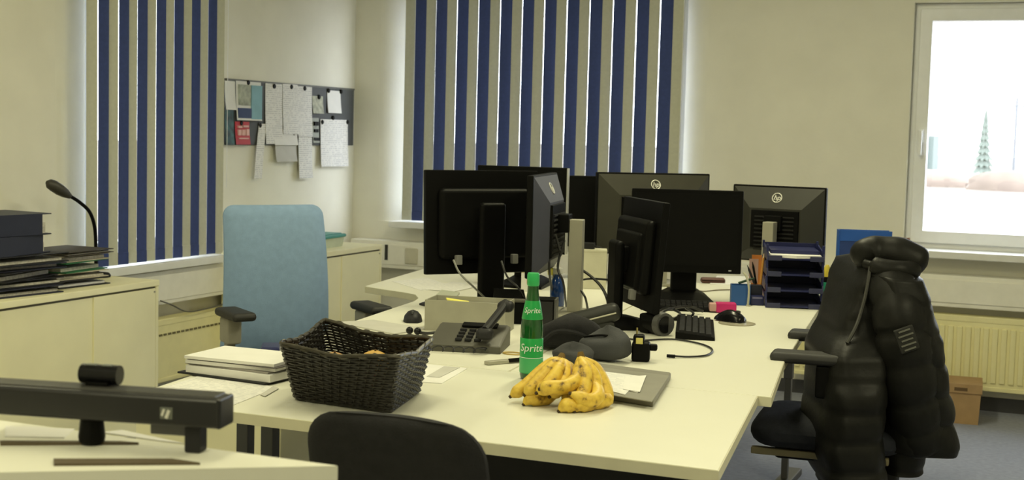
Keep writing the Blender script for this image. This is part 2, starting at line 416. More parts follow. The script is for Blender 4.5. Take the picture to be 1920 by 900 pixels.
# ------------------------------------------------------------------ pin board with papers
t = thing('notice_board', 'long dark grey magnetic notice board beside the corner', 'board', (X0, 6.515, 1.40))
MB().bb((0, -.655, -.167), (.014, .655, .167), .003).build('board_panel', mat('anthracite_board', (.075, .08, .085), .6), t)
MB().bb((0, -.658, .160), (.016, .658, .170), .001).build('top_edge', mat('board_edge', (.12, .12, .11), .5), t)
BX = X0 + .015
def sheet(top, bottom, m, label, lift=0.0, skew=0.0, name='pinned_sheet', group=None, cat='paper'):
    """a sheet of paper on the board, given by its corner points in metres on the board plane"""
    (ya, za), (yb, zb) = top, bottom
    o = MB(); x = BX + .0005 + lift
    n = 5; ring0 = []; ring1 = []
    rows = []
    for k in range(n):
        f = k/(n-1); z = za+(zb-za)*f; curl = .010*f*f
        rows.append((z, ya+skew*f, yb+skew*f, x+curl))
    cy, cz = (ya+yb)/2, (za+zb)/2
    rr = [[(xx-BX, y0-cy, z-cz), (xx-BX, y1-cy, z-cz), (xx-BX+.0008, y1-cy, z-cz), (xx-BX+.0008, y0-cy, z-cz)] for z, y0, y1, xx in rows]
    o.rings(rr); ob = o.build(name, m); ob.location = (BX, cy, cz)
    return tag(ob, label, cat, group)
s_ = sheet((5.837, 1.558), (5.927, 1.412), PAPER, 'narrow blank white sheet at the top left end of the notice board', 0.001, 0.000)
s_ = sheet((5.840, 1.412), (5.915, 1.233), mat('dark_green_flyer',(.03,.09,.09),.5,var=.8,scale=30), 'dark green flyer at the lower left end of the notice board', 0.002, 0.000)
s_ = sheet((5.932, 1.562), (6.162, 1.361), PAPER, 'white poster with a pale blue side stripe and dark blue block on the notice board', 0.003, 0.000)
MB().bb((.0045, 6.063-s_.location.y, 1.544-s_.location.z), (.0140, 6.161-s_.location.y, 1.368-s_.location.z)).build('printed_stripe', mat('pale_blue_print',(.22,.42,.48),.6), s_)
MB().bb((.0045, 5.943-s_.location.y, 1.424-s_.location.z), (.0140, 6.066-s_.location.y, 1.372-s_.location.z)).build('printed_block', mat('dark_blue_print',(.03,.05,.14),.6), s_)
MB().bb((.0045, 5.951-s_.location.y, 1.544-s_.location.z), (.0140, 6.055-s_.location.y, 1.438-s_.location.z)).build('printed_picture', mat('olive_print',(.36,.38,.30),.6,var=.4,scale=30), s_)
s_ = sheet((5.926, 1.354), (6.056, 1.236), mat('red_card',(.50,.025,.03),.5), 'red card with pale print low on the notice board', 0.004, 0.000)
MB().bb((.006, 5.945-s_.location.y, 1.332-s_.location.z), (.0152, 5.979-s_.location.y, 1.321-s_.location.z)).build('print_mark', mat('pale_print', (.75, .45, .40), .6), s_)
MB().bb((.006, 5.988-s_.location.y, 1.335-s_.location.z), (.0152, 6.037-s_.location.y, 1.325-s_.location.z)).build('print_mark', mat('pale_print', (.75, .45, .40), .6), s_)
MB().bb((.006, 5.945-s_.location.y, 1.312-s_.location.z), (.0152, 5.970-s_.location.y, 1.283-s_.location.z)).build('print_mark', mat('pale_print', (.75, .45, .40), .6), s_)
MB().bb((.006, 5.979-s_.location.y, 1.313-s_.location.z), (.0152, 6.009-s_.location.y, 1.283-s_.location.z)).build('print_mark', mat('pale_print', (.75, .45, .40), .6), s_)
MB().bb((.006, 6.018-s_.location.y, 1.316-s_.location.z), (.0152, 6.043-s_.location.y, 1.283-s_.location.z)).build('print_mark', mat('pale_print', (.75, .45, .40), .6), s_)
MB().bb((.006, 5.951-s_.location.y, 1.271-s_.location.z), (.0152, 6.039-s_.location.y, 1.264-s_.location.z)).build('print_mark', mat('pale_print', (.75, .45, .40), .6), s_)
s_ = sheet((6.208, 1.562), (6.375, 1.240), PRINT, 'tall printed sheet left of the three tall sheets on the notice board', 0.001, 0.000)
s_ = sheet((6.375, 1.566), (6.527, 1.293), PRINT, 'tall printed sheet in the middle of the three tall sheets on the notice board', 0.003, 0.000)
s_ = sheet((6.528, 1.560), (6.680, 1.282), PRINT, 'tall printed sheet right of the three tall sheets on the notice board', 0.002, 0.000)
s_ = sheet((6.146, 1.346), (6.218, 1.058), PRINT, 'long printed sheet hanging askew below the red card', 0.005, -0.055)
s_ = sheet((6.286, 1.318), (6.523, 1.234), PAPER, 'small white slip held by a black magnet low on the notice board', 0.006, 0.000)
s_ = sheet((6.303, 1.234), (6.514, 1.144), PAPER_GREY, 'grey printed slip hanging below the bottom edge of the notice board', 0.007, 0.000)
s_ = sheet((6.540, 1.300), (6.681, 1.050), PRINT, 'printed sheet hanging below the board under the right tall sheet', 0.006, 0.000)
s_ = sheet((6.687, 1.512), (6.804, 1.413), mat('olive_card',(.42,.43,.33),.6,var=.3,scale=40), 'small olive picture card near the right end of the notice board', 0.001, 0.000)
s_ = sheet((6.851, 1.549), (7.003, 1.420), PAPER, 'small blank white sheet held by two magnets at the board top', 0.001, 0.000)
s_ = sheet((6.690, 1.388), (6.760, 1.247), mat('grey_card',(.36,.38,.34),.6), 'narrow grey strip with dark symbols on the notice board', 0.001, 0.000)
MB().bb((.002, 6.703-s_.location.y, 1.367-s_.location.z), (.0125, 6.744-s_.location.y, 1.344-s_.location.z)).build('printed_symbol', BLACK_PLASTIC, s_)
MB().bb((.002, 6.704-s_.location.y, 1.325-s_.location.z), (.0125, 6.745-s_.location.y, 1.307-s_.location.z)).build('printed_symbol', BLACK_PLASTIC, s_)
MB().bb((.002, 6.699-s_.location.y, 1.277-s_.location.z), (.0125, 6.758-s_.location.y, 1.259-s_.location.z)).build('printed_symbol', BLACK_PLASTIC, s_)
s_ = sheet((6.778, 1.383), (7.090, 1.111), PRINT, 'wide printed sheet at the right end of the notice board', 0.003, 0.000)
mg = MB().lathe([(.013, 0), (.013, .006), (.010, .009)], 14).xf(Matrix.Rotation(R(90), 4, 'Y')).build('magnet', BLACK_PLASTIC); mg_me = mg.data; bpy.data.objects.remove(mg)
o_ = bpy.data.objects.new('magnet', mg_me); C.objects.link(o_); o_.location = (X0+.016, 6.043, 1.557); tag(o_, 'small round black magnet on the top left poster', 'magnet', 'magnets on the notice board')
o_ = bpy.data.objects.new('magnet', mg_me); C.objects.link(o_); o_.location = (X0+.016, 6.291, 1.548); tag(o_, 'small round black magnet on the left tall sheet', 'magnet', 'magnets on the notice board')
o_ = bpy.data.objects.new('magnet', mg_me); C.objects.link(o_); o_.location = (X0+.016, 6.462, 1.552); tag(o_, 'small round black magnet on the middle tall sheet', 'magnet', 'magnets on the notice board')
o_ = bpy.data.objects.new('magnet', mg_me); C.objects.link(o_); o_.location = (X0+.016, 6.601, 1.549); tag(o_, 'small round black magnet on the right tall sheet', 'magnet', 'magnets on the notice board')
o_ = bpy.data.objects.new('magnet', mg_me); C.objects.link(o_); o_.location = (X0+.016, 6.157, 1.338); tag(o_, 'small round black magnet on the askew hanging sheet', 'magnet', 'magnets on the notice board')
o_ = bpy.data.objects.new('magnet', mg_me); C.objects.link(o_); o_.location = (X0+.016, 6.490, 1.299); tag(o_, 'small round black magnet on the small white slip', 'magnet', 'magnets on the notice board')
o_ = bpy.data.objects.new('magnet', mg_me); C.objects.link(o_); o_.location = (X0+.016, 6.607, 1.300); tag(o_, 'small round black magnet on the sheet hanging below the right tall sheet', 'magnet', 'magnets on the notice board')
o_ = bpy.data.objects.new('magnet', mg_me); C.objects.link(o_); o_.location = (X0+.016, 6.862, 1.547); tag(o_, 'small round black magnet on the small blank sheet, left of its two', 'magnet', 'magnets on the notice board')
o_ = bpy.data.objects.new('magnet', mg_me); C.objects.link(o_); o_.location = (X0+.016, 7.003, 1.546); tag(o_, 'small round black magnet on the small blank sheet, right of its two', 'magnet', 'magnets on the notice board')
o_ = bpy.data.objects.new('magnet', mg_me); C.objects.link(o_); o_.location = (X0+.016, 6.757, 1.507); tag(o_, 'small round black magnet on the olive picture card', 'magnet', 'magnets on the notice board')
o_ = bpy.data.objects.new('magnet', mg_me); C.objects.link(o_); o_.location = (X0+.016, 6.796, 1.366); tag(o_, 'small round black magnet on the wide printed sheet, left of its three', 'magnet', 'magnets on the notice board')
o_ = bpy.data.objects.new('magnet', mg_me); C.objects.link(o_); o_.location = (X0+.016, 6.916, 1.392); tag(o_, 'small round black magnet on the wide printed sheet, middle of its three', 'magnet', 'magnets on the notice board')
o_ = bpy.data.objects.new('magnet', mg_me); C.objects.link(o_); o_.location = (X0+.016, 7.084, 1.371); tag(o_, 'small round black magnet on the wide printed sheet, right of its three', 'magnet', 'magnets on the notice board')
o_ = bpy.data.objects.new('magnet', mg_me); C.objects.link(o_); o_.location = (X0+.016, 5.983, 1.346); tag(o_, 'small round black magnet on the red card', 'magnet', 'magnets on the notice board')
# ------------------------------------------------------------------ outdoors, seen through the uncovered window
struct(MB().bb((-80, 7.6, -.30), (80, 200, -.20)).build('ground', mat('pale_sandy_ground', (.19, .165, .14), .95, var=.22, scale=.25)))
def mound(px, py, d, w, h, label):
    mb = MB(); rings = []
    for k in range(7):
        f = k/6; r = math.cos(f*PI/2)**.7 if k < 6 else .02
        rings.append([(w*r*math.cos(a*PI/8)*(1+.12*math.sin(3*a+k)), w*.6*r*math.sin(a*PI/8), h*math.sin(f*PI/2)) for a in range(16)])
    mb.rings(rings); o = mb.build('sand_mound', mat('sand', (.21, .165, .135), .95, var=.2, scale=.8)); o.location = (px, py, -.2); return tag(o, label, 'mound')
mound(-5.6, 52.0, 0, 1.7, .62, 'low sand mound outside the window at the left of the view')
mound(-2.2, 50.0, 0, 1.5, .70, 'low sand mound outside the window at the right of the view')
t = thing('conifer', 'pale slender conifer standing outside the uncovered window', 'tree', (-3.84, 60, -.2))
MB().tube([(0, 0, 0), (0, 0, 3.3)], [.12, .02], 8).build('trunk', mat('bark', (.12, .10, .08), .9), t)
cn = MB()
for k in range(9):
    z = .45+k*.27; r = .50*(1-k/10.5)
    cn.rings([[(r*(1 if a % 2 else .62)*math.cos(a*PI/9), r*(1 if a % 2 else .62)*math.sin(a*PI/9), z-(.12 if a % 2 else 0)) for a in range(18)], [(.03*math.cos(a*PI/9), .03*math.sin(a*PI/9), z+.45) for a in range(18)]])
cn.build('needles', mat('needles', (.17, .20, .175), .9, var=.2), t)
t = thing('utility_pole', 'thin grey pole outside near the right edge of the window', 'pole', (-2.75, 62, -.2))
MB().tube([(0, 0, 0), (0, 0, 3.6)], .06, 8).build('mast', mat('pole_grey', (.19, .20, .22), .7), t)
MB().bb((-.4, -.04, 3.2), (.4, .04, 3.28)).build('crossbar', MATS['pole_grey'], t)
t = thing('shipping_container', 'pale teal container outside behind the window handle', 'container', (-6.3, 62, -.2))
MB().bb((-.35, -1.2, 0.05), (.35, 1.2, 1.9), .02).build('shell', mat('container_teal', (.17, .21, .20), .7), t)
for k in range(6): MB().bb((-.32+k*.11, -1.24, .12), (-.28+k*.11, -1.2, 1.85)).build('corrugation', MATS['container_teal'], t)

# ------------------------------------------------------------------ desks
DZ = .74
def desk(label, poly, legs, parts=None):
    c = (sum(p[0] for p in poly)/len(poly), sum(p[1] for p in poly)/len(poly))
    t = thing('desk', label, 'desk', (c[0], c[1], 0))
    lp = [(x-c[0], y-c[1]) for x, y in poly]
    top = MB().prism(lp, DZ-.0245, DZ, .0012).build('desktop', DESKTOP, t, ang=30)
    # edge banding: a thin strip around the board
    n = len(lp); area = sum(lp[i][0]*lp[(i+1) % n][1]-lp[(i+1) % n][0]*lp[i][1] for i in range(n)); sg = 1 if area > 0 else -1
    def off(i, d):
        p0, p1, p2 = Vector(lp[i-1]), Vector(lp[i]), Vector(lp[(i+1) % n])
        e1, e2 = (p1-p0).normalized(), (p2-p1).normalized()
        n1, n2 = Vector((e1.y, -e1.x))*sg, Vector((e2.y, -e2.x))*sg
        b = (n1+n2).normalized(); return p1 + b*(d/max(.4, b.dot(n1)))
    o1 = [off(i, .0016) for i in range(n)]; o0 = [off(i, -.0006) for i in range(n)]
    MB().rings([[(p.x, p.y, DZ-.0235) for p in o0], [(p.x, p.y, DZ-.0235) for p in o1], [(p.x, p.y, DZ-.0015) for p in o1], [(p.x, p.y, DZ-.0015) for p in o0]], False, False).build('edge_band', DESKEDGE, top)
    for (x, y, ft) in legs:
        lx, ly = x-c[0], y-c[1]
        l = MB().bb((lx-.013, ly-.013, .03), (lx+.013, ly+.013, DZ-.024), .004)
        l.bb((lx-.017, ly-.017, .42), (lx+.017, ly+.017, DZ-.0245), .004); l.build('leg', GREY_METAL, t)
        MB().bb((lx-.03, ly-ft, .0), (lx+.03, ly+ft, .03), .006).build('foot', GREY_METAL, t)
    return t, c
d1, c1 = desk('cream desk at the front of the group, under basket and bananas', [(-1.880, 2.362), (-.573, 2.362), (-.667, 3.100), (-1.973, 3.100)], [(-1.893, 2.85, .13), (-1.757, 2.75, .16), (-.72, 2.85, .2)])
MB().bb((-1.55-c1[0], 3.02-c1[1], .30), (-.74-c1[0], 3.035-c1[1], DZ-.0245), .002).build('shade_panel', CHARCOAL, d1)  # dark panel added in place of the shade under the front desk
desk('cream desk on the left with a scooped edge facing the light blue chair', [(-1.9745, 3.105), (-1.294, 3.105), (-1.52, 5.45), (-2.62, 5.45), (-2.571, 5.123), (-2.480, 4.535), (-2.475, 4.518), (-2.38, 4.478), (-2.28, 4.44), (-2.20, 4.395), (-2.145, 4.31), (-2.118, 4.22), (-2.108, 4.136)], [(-2.0, 3.9, .22), (-1.6, 5.2, .2), (-2.45, 5.2, .2)])
desk('cream desk on the right under the navy letter trays', [(-1.289, 3.105), (-.636, 3.105), (-.712, 3.627), (-.855, 5.02), (-.80, 5.06), (-.62, 5.08), (-.62, 5.45), (-1.514, 5.45)], [(-1.12, 3.4, .15), (-1.0, 5.2, .2)])
# pedestal drawer unit standing under the front desk
t = thing('drawer_pedestal', 'cream drawer unit on castors, visible below the left end of the front desk', 'drawer unit', (-2.31, 3.52, 0))
MB().bb((-.25, -.24, .05), (.25, .24, .53), .004).build('body', CABINET, t)
for k in range(3):
    dr = MB().bb((-.245, -.252, .06+k*.155), (.245, -.238, .21+k*.155), .003).build('drawer', CABINET, t)
    MB().bb((-.06, -.264, .18+k*.155), (.06, -.250, .192+k*.155), .003).build('handle', SILVER, dr)
for sx in (-.15, .15):
    for sy in (-.2, .2): MB().tube([(sx-.012, sy, .025), (sx+.012, sy, .025)], .025, 12).build('castor', BLACK_PLASTIC, t)

# foreground counter at the lower left
P0 = [(-.820, 1.437), (-2.3, 1.437), (-2.3, .467)]
CZ = .92
t = thing('counter', 'cream counter in the near left foreground under the black bar', 'counter', (-1.7, 1.2, 0))
lp = [(x+1.7, y-1.2) for x, y in P0]
MB().prism(lp, CZ-.026, CZ, .0015).build('counter_top', DESKTOP, t)
MB().prism([(lp[0][0]-.012, lp[0][1]-.004), (lp[1][0], lp[1][1]-.003), (lp[2][0], lp[2][1]+.006)], .0, CZ-.026).build('body', CABINET, t)

# ------------------------------------------------------------------ padded panels (chair backs, seats)
def pad(w, h, t, r, wtop=None, bow=0.0, side=0.0, lean=0.0, nu=14, edge=.6):
    """upholstered panel in the xz plane, bottom edge at z=0, front towards -y"""
    mb = MB(); wtop = wtop or w
    zs = []
    for k in range(7): zs.append(r*(1-math.cos(k/6*PI/2)))
    m = 10
    for k in range(1, m): zs.append(r+(h-2*r)*k/m)
    for k in range(7): zs.append(h-r+r*math.sin(k/6*PI/2))
    rows = []
    for z in zs:
        f = z/h; hw = (w+(wtop-w)*f)/2
        d = r-z if z < r else (z-(h-r) if z > h-r else 0)
        hw = hw - r + math.sqrt(max(0, r*r-d*d)) if d > 0 else hw
        hw = max(hw, hw*0+.004)
        tz = max(.08, 1-abs(2*f-1)**10)**.5
        yc = -bow*(1-(2*f-1)**2) + lean*f
        row = []
        us = [math.sin((k/nu-.5)*PI) for k in range(nu+1)]
        fr = []; bk = []
        for u in us:
            th = t/2*tz*max(.05, 1-abs(u)**6)**edge
            y0 = yc - side*u*u*-1
            fr.append((u*hw, y0-th, z)); bk.append((u*hw, y0+th, z))
        rows.append(fr + bk[::-1])
    mb.rings(rows); return mb

def office_chair(label, loc, rz, fabric, seat_fabric, frame, back, seat_z=.47, arms=None, base=None, post=None, seat=(.46, .45)):
    """front towards local -y"""
    base = base or BLACK_PLASTIC; post = post or frame
    t = thing('office_chair', label, 'chair', loc, rz)
    w, h, z0, yb, wtop, lean, r = back
    s = pad(seat[0], seat[1], .085, .09, bow=0, edge=.45).xf(Matrix.Translation((0, seat[1]/2, seat_z-.04)) @ Matrix.Rotation(R(90), 4, 'X') )
    s.build('seat', seat_fabric, t)
    MB().bb((-.13, -.14, seat_z-.115), (.13, .14, seat_z-.075), .01).build('seat_plate', frame, t)
    pad(w, h, .065, r, wtop=wtop, bow=.03, side=.02, lean=lean).xf(Matrix.Translation((0, yb, z0))).build('backrest', fabric, t)
    br = MB().tube(bez([(0, .08, seat_z-.10), (0, yb+.0, seat_z-.10), (0, yb+.055, seat_z-.02), (0, yb+.055, z0+h*.35)], 6), .022, 8); br.build('back_bar', frame, t)
    MB().tube([(0, 0, .11), (0, 0, .27)], .026, 12).build('gas_lift', GREY_METAL, t)
    MB().tube([(0, 0, .25), (0, 0, seat_z-.11)], .014, 12).build('piston', SILVER, t)
    for k in range(5):
        a = 2*PI*k/5+.3
        l = MB().tube([(0, 0, .12), (.15*math.cos(a), .15*math.sin(a), .105), (.29*math.cos(a), .29*math.sin(a), .075)], [.03, .022, .016], 8)
        l.build('base_leg', base, t)
        cx, cy = .29*math.cos(a), .29*math.sin(a); nx, ny = -math.sin(a), math.cos(a)
        MB().tube([(cx-.022*nx, cy-.022*ny, .03), (cx+.022*nx, cy+.022*ny, .03)], .03, 12).build('castor', BLACK_PLASTIC, t)
    if arms:
        ax, az, ay, alen = arms
        for s_ in (-1, 1):
            a = MB().tube(bez([(s_*.16, .02, seat_z-.085), (s_*(ax-.03), .02, seat_z-.08), (s_*ax, .02, seat_z-.02), (s_*ax, .015, az-.03)], 6), [.02]*18+[.022], 8)
            a = a.build('arm_post', post, t)
            MB().bb((s_*ax-.026, -.03, az-.12), (s_*ax+.026, .06, az-.03), .01).build('arm_sleeve', post, t)
            MB().box((s_*ax, ay, az-.014), (.085, alen, .030), .014, 3).build('arm_pad', mat('arm_rubber', (.022, .022, .022), .6), t)
    return t
office_chair('light blue upholstered office chair between the corner cabinet and the desks', (-2.515, 4.13, 0), R(54), BLUE_FABRIC, mat('dark_teal_fabric', (.02, .035, .05), .95), SILVER, (.42, .55, .495, .235, .385, .03, .04), arms=(.255, .705, -.03, .20), post=mat('grey_arm_metal', (.27, .26, .22), .5), seat_z=.48)
office_chair('black office chair in the foreground with its back against the front desk', (-.988, 2.20, 0), R(180), BLACK_FABRIC, BLACK_FABRIC, BLACK_PLASTIC, (.335, .40, .477, .265, .315, .02, .06), seat_z=.44, seat=(.40, .38))
office_chair('black office chair with armrests carrying the quilted jacket', (-.625, 3.895, 0), R(275), BLACK_FABRIC, NAVY_FABRIC, BLACK_PLASTIC, (.34, .44, .55, .135, .30, .02, .05), seat_z=.560, arms=(.215, .762, -.035, .23), seat=(.40, .42))
ch2 = [o for o in bpy.data.objects if o.get('label', '').startswith('black office chair in the foreground')][0]
MB().tube(bez([(.045, .304, .735), (.0, .308, .742), (-.05, .304, .735)], 6), .0025, 6).build('grip_slot_highlight', mat('pale_edge', (.10, .095, .075), .5), ch2)  # highlight on the grip slot, painted as a paler grey line
# light metal bar under the seat of that chair belongs to its mechanism
ch3 = [o for o in bpy.data.objects if o.get('label', '').startswith('black office chair with armrests')][0]
MB().bb((.15, -.20, .462), (.175, .17, .482), .004).build('seat_rail', mat('dull_brass_metal', (.22, .19, .11), .45, metal=.3), ch3)

# ------------------------------------------------------------------ quilted jacket over the right chair
def jacket():
    A = Vector((-0.518, 3.931, 0.771)); ur = Vector((math.cos(R(22.6)), math.sin(R(22.6)), 0)); vd = Vector((-math.sin(R(22.6)), math.cos(R(22.6)), 0))
    t = thing('puffer_jacket', 'black quilted hooded puffer jacket hanging over the right office chair', 'jacket', (A.x, A.y, .30))
    S = .001508
    def pt(px, py, v): return A + ur*((px-1640)*S) + vd*v + Vector((0, 0, (640-py)*S))
    def lobe(rows, rv, chan, name, seed, bulge=.055, n=64, seg=44, sq=.75):
        rnd = random.Random(seed); ph = [rnd.uniform(0, 6.28) for _ in range(6)]
        rings = []
        y0, y1 = rows[0][0], rows[-1][0]
        for k in range(n+1):
            y = y0+(y1-y0)*k/n
            for (ya, la, ra, va), (yb, lb, rb, vb) in zip(rows[:-1], rows[1:]):
                if ya <= y <= yb+1e-6:
                    f = (y-ya)/(yb-ya); f = f*f*(3-2*f); l = la+(lb-la)*f; r = ra+(rb-ra)*f; vo = va+(vb-va)*f; break
            q = ((y-y0)/chan) % 1.0
            puff = 1 - bulge*(abs(2*q-1)**4)*1.6
            endr = min(1, (k+.6)/2.5) if k < 3 else 1
            ring = []
            for a in range(seg):
                th = 2*PI*a/seg
                wr = 1 + .018*math.sin(3*th+ph[0]+y*.02) + .010*math.sin(7*th+ph[1]+y*.045) + .006*math.sin(11*th+ph[2]-y*.07)
                cu_, su = math.cos(th), math.sin(th)
                ex = math.copysign(abs(cu_)**sq, cu_); ey = math.copysign(abs(su)**sq, su)
                tilt = 3.0*math.sin(th*2+ph[3])
                ring.append(pt((l+r)/2 + (r-l)/2*ex*puff*wr*(.5+.5*endr), y+tilt, vo + rv*ey*puff*wr*endr))
            rings.append(ring)
        o = MB().rings(rings).build(name, PUFFER, t, world=True, ang=80); return o
    lobe([(496, 1592, 1692, -.03), (560, 1599, 1714, -.05), (620, 1604, 1732, -.06), (690, 1612, 1748, -.05), (760, 1616, 1766, -.03), (822, 1622, 1784, -.02)], .22, 54, 'jacket_back', 3, bulge=.03, sq=.65)
    lobe([(482, 1590, 1640, .03), (540, 1568, 1640, .02), (600, 1549, 1640, .0), (650, 1514, 1634, -.07), (720, 1512, 1630, -.10), (800, 1508, 1628, -.10), (860, 1518, 1634, -.10), (905, 1540, 1640, -.10)], .20, 52, 'jacket_front', 5, bulge=.03, sq=.55)
    lobe([(800, 1622, 1742, 0), (840, 1626, 1731, 0), (868, 1628, 1729, 0)], .17, 60, 'jacket_hem', 8, n=20, bulge=.03)
    lobe([(850, 1640, 1700, .03), (925, 1644, 1698, .03)], .07, 90, 'inner_lining', 9, n=16, bulge=.02)
    # sleeve hanging over the side towards the viewer
    path = bez([pt(1634, 512, -.15), pt(1640, 560, -.215), pt(1650, 620, -.23), pt(1664, 690, -.225), pt(1684, 760, -.20), pt(1706, 812, -.18)], 9)
    rad = [(.064 + .012*math.sin(k/len(path)*PI))*(1-.13*abs(2*((k/7.5) % 1)-1)**4) for k in range(len(path))]
    rad[0] = .03
    MB().tube(path, rad, 20).build('sleeve', PUFFER, t, world=True, ang=80)
    # hood rolled at the neck
    hood = MB(); prof = [(1586, 478), (1600, 466), (1622, 462), (1650, 462), (1676, 470), (1698, 486)]
    pth = bez([pt(x, y+8, -.11+.02*math.sin(i)) for i, (x, y) in enumerate(prof)], 8)
    n = len(pth); rr = [(.012+.036*math.sin(min(1, (k+1)/(n*.25))*PI/2)*math.sin(min(1, (n-k)/(n*.18))*PI/2))*(1+.03*math.sin(k*.55)) for k in range(n)]
    hood.tube(pth, rr, 20).build('hood', PUFFER, t, world=True, ang=80)
    MB().tube(bez([pt(1590, 486, -.14), pt(1620, 492, -.18), pt(1655, 494, -.185), pt(1692, 494, -.12)], 8), [.012]*4+[.026]*17+[.012]*4, 14).build('collar', PUFFER, t, world=True, ang=80)
    # zip edge down the front
    MB().tube(bez([pt(1596, 490, -.17), pt(1587, 540, -.185), pt(1572, 590, -.20), pt(1553, 624, -.215)], 8), .0055, 8).build('zip', mat('zip_grey', (.06, .06, .055), .35, metal=.5), t, world=True)
    # woven patch on the sleeve
    pc = pt(1640, 606, -.306); ax = (ur*.93+Vector((0, 0, .36))).normalized(); az = (Vector((0, 0, 1))*.93-ur*.36).normalized()
    pm = Matrix(((ax.x, vd.x, az.x, pc.x), (ax.y, vd.y, az.y, pc.y), (ax.z, vd.z, az.z, pc.z), (0, 0, 0, 1)))
    p = MB().box((0, 0, 0), (.052, .012, .066), .004).xf(pm).build('sleeve_patch', mat('patch_black', (.016, .016, .014), .7), t, world=True)
    for k in range(5):
        MB().box((0, -.007, -.025+k*.0125), (.040 if k % 2 else .031, .004, .004)).xf(pm).build('patch_stripe', mat('patch_grey', (.13, .13, .11), .7), p).data.transform(ROOT[t.name].inverted())
    return t
jacket()

# ------------------------------------------------------------------ monitors
HP_WHITE = mat('logo_silver', (.75, .74, .68), .3, metal=.2)
def hp_logo(parent, size, M):
    """round badge with slanted letters"""
    rg = MB(); n = 28
    path = [(size*math.cos(2*PI*k/n), 0, size*math.sin(2*PI*k/n)) for k in range(n)]
    rg.tube(path, size*.10, 6, closed_path=True); lg = rg.xf(M).build('logo_ring', HP_WHITE, parent)
    text_mesh('hp', size*1.5, .001, HP_WHITE, 'logo_letters', lg, shear=.25, xform=M @ RX90)
def monitor(label, loc, rz, w, h, zb, style, stand, thick=.045, tilt=0.0, back_mat=None, col_h=None, col_off=0.075, frame=None, bulge=True):
    """screen towards local -y, back towards +y; root at the stand foot on the desk"""
    t = thing('monitor', label, 'monitor', loc, rz)
    py = -col_off
    Mt = Matrix.Translation((0, py, zb+h/2)) @ Matrix.Rotation(tilt, 4, 'X')
    bm_ = back_mat or BLACK_PLASTIC
    MB().box((0, 0, 0), (w, .022, h), .004).xf(Mt).build('housing', frame or BLACK_PLASTIC, t)
    MB().box((0, -.0115, .006), (w-.030, .002, h-.042), .0).xf(Mt).build('screen', SCREEN, t)
    MB().box((w*.40, -.012, -h/2+.012), (.010, .002, .004)).xf(Mt).build('power_light', mat('pale_mark', (.5, .5, .5), .4), t)
    if style == 'hp':
        b = MB(); f0 = [(-w/2+.004, .010, -h/2+.004), (w/2-.004, .010, -h/2+.004), (w/2-.004, .010, h/2-.004), (-w/2+.004, .010, h/2-.004)]
        f1 = [(-w/2+.085, thick, -h/2+.05), (w/2-.085, thick, -h/2+.05), (w/2-.085, thick, h/2-.088), (-w/2+.085, thick, h/2-.088)]
        f2 = [(-w/2+.092, thick-.004, -h/2+.057), (w/2-.092, thick-.004, -h/2+.057), (w/2-.092, thick-.004, h/2-.095), (-w/2+.092, thick-.004, h/2-.095)]
        bc = b.rings([f0, f1]).xf(Mt).build('back_cover', bm_, t, smooth=False)
        MB().rings([[(x, y+.002, z) for x, y, z in f2], [(x*.97, y+.012, z*.97) for x, y, z in f2]]).xf(Mt).build('vent_panel', BLACK_PLASTIC, t, smooth=False)
        for k in range(9):
            MB().box((0, thick+.0095, h*.10-k*.016), (w-.22, .003, .006)).xf(Mt).build('vent_slot', mat('vent_dark', (.004, .004, .004), .8), bc)
        sl = math.atan2(thick-.010, .084)
        Ml = Mt @ Matrix.Translation((0, (thick+.010)/2+.0015, h/2-.046)) @ Matrix.Rotation(sl, 4, 'X') @ Matrix.Rotation(PI, 4, 'Z')
        hp_logo(bc, .019, Ml)
    else:
        bc = MB().box((0, .022, -.005), (w*.80, .036, h*.68), .0175, 4).xf(Mt).build('back_cover', bm_, t)
        if bulge: MB().box((0, .040, -.02), (w*.60, .022, h*.52), .012, 3).xf(Mt).build('back_bulge', bm_, t)
        for sx in (-.10, .11): MB().box((sx, .048, -h*.36), (.022, .02, .032), .003).xf(Mt).build('video_plug', mat('plug_grey', (.20, .20, .19), .5), t)
    ch = col_h or (zb+h*.62)
    if stand == 'silver':
        MB().bb((-.022, .0, .012), (.022, .046, ch), .003).build('column', SILVER, t)
        MB().bb((-.035, -col_off+.02, zb+h*.42), (.035, .002, zb+h*.42+.06), .004).build('neck', BLACK_PLASTIC, t)
        MB().bb((-.105, -.13, 0), (.105, .055, .012), .004).build('foot', SILVER, t)
    else:
        MB().box((0, .005, ch/2), (.095, .030, ch), .013, 3).build('column', bm_, t)
        MB().box((0, -.022, zb+h*.45), (.07, .05, .08), .008).build('neck', bm_, t)
        f = MB(); f.rings([[(-.10, -.12, 0), (.10, -.12, 0), (.085, .085, 0), (-.085, .085, 0)], [(-.10, -.12, .010), (.10, -.12, .010), (.085, .085, .018), (-.085, .085, .018)], [(-.055, -.05, .03), (.055, -.05, .03), (.05, .045, .040), (-.05, .045, .040)]])
        f.build('foot', bm_, t)
    return t
monitor('black monitor with a rounded back bulge, nearest the light blue chair', (-1.822, 4.195, 0.740), R(230), .425, .350, .112, 'plain', 'black', tilt=R(3), bulge=False, col_h=.357)
m2_ = monitor('black monitor behind the bulge-backed monitor, in front of the blind', (-1.984, 4.915, 0.740), R(5), .36, .33, .135, 'plain', 'black')
MB().bb((.1785, -.088, .137), (.1825, -.062, .463), .001).build('side_trim', mat('bright_trim', (.45, .45, .42), .35, metal=.3), m2_)
monitor('blue-grey backed monitor turned almost edge-on beside a silver column', (-1.540, 4.191, 0.740), R(-79), .43, .325, .135, 'hp', 'silver', back_mat=BLUEGREY_PLASTIC, col_h=.315, col_off=.095, thick=.05)
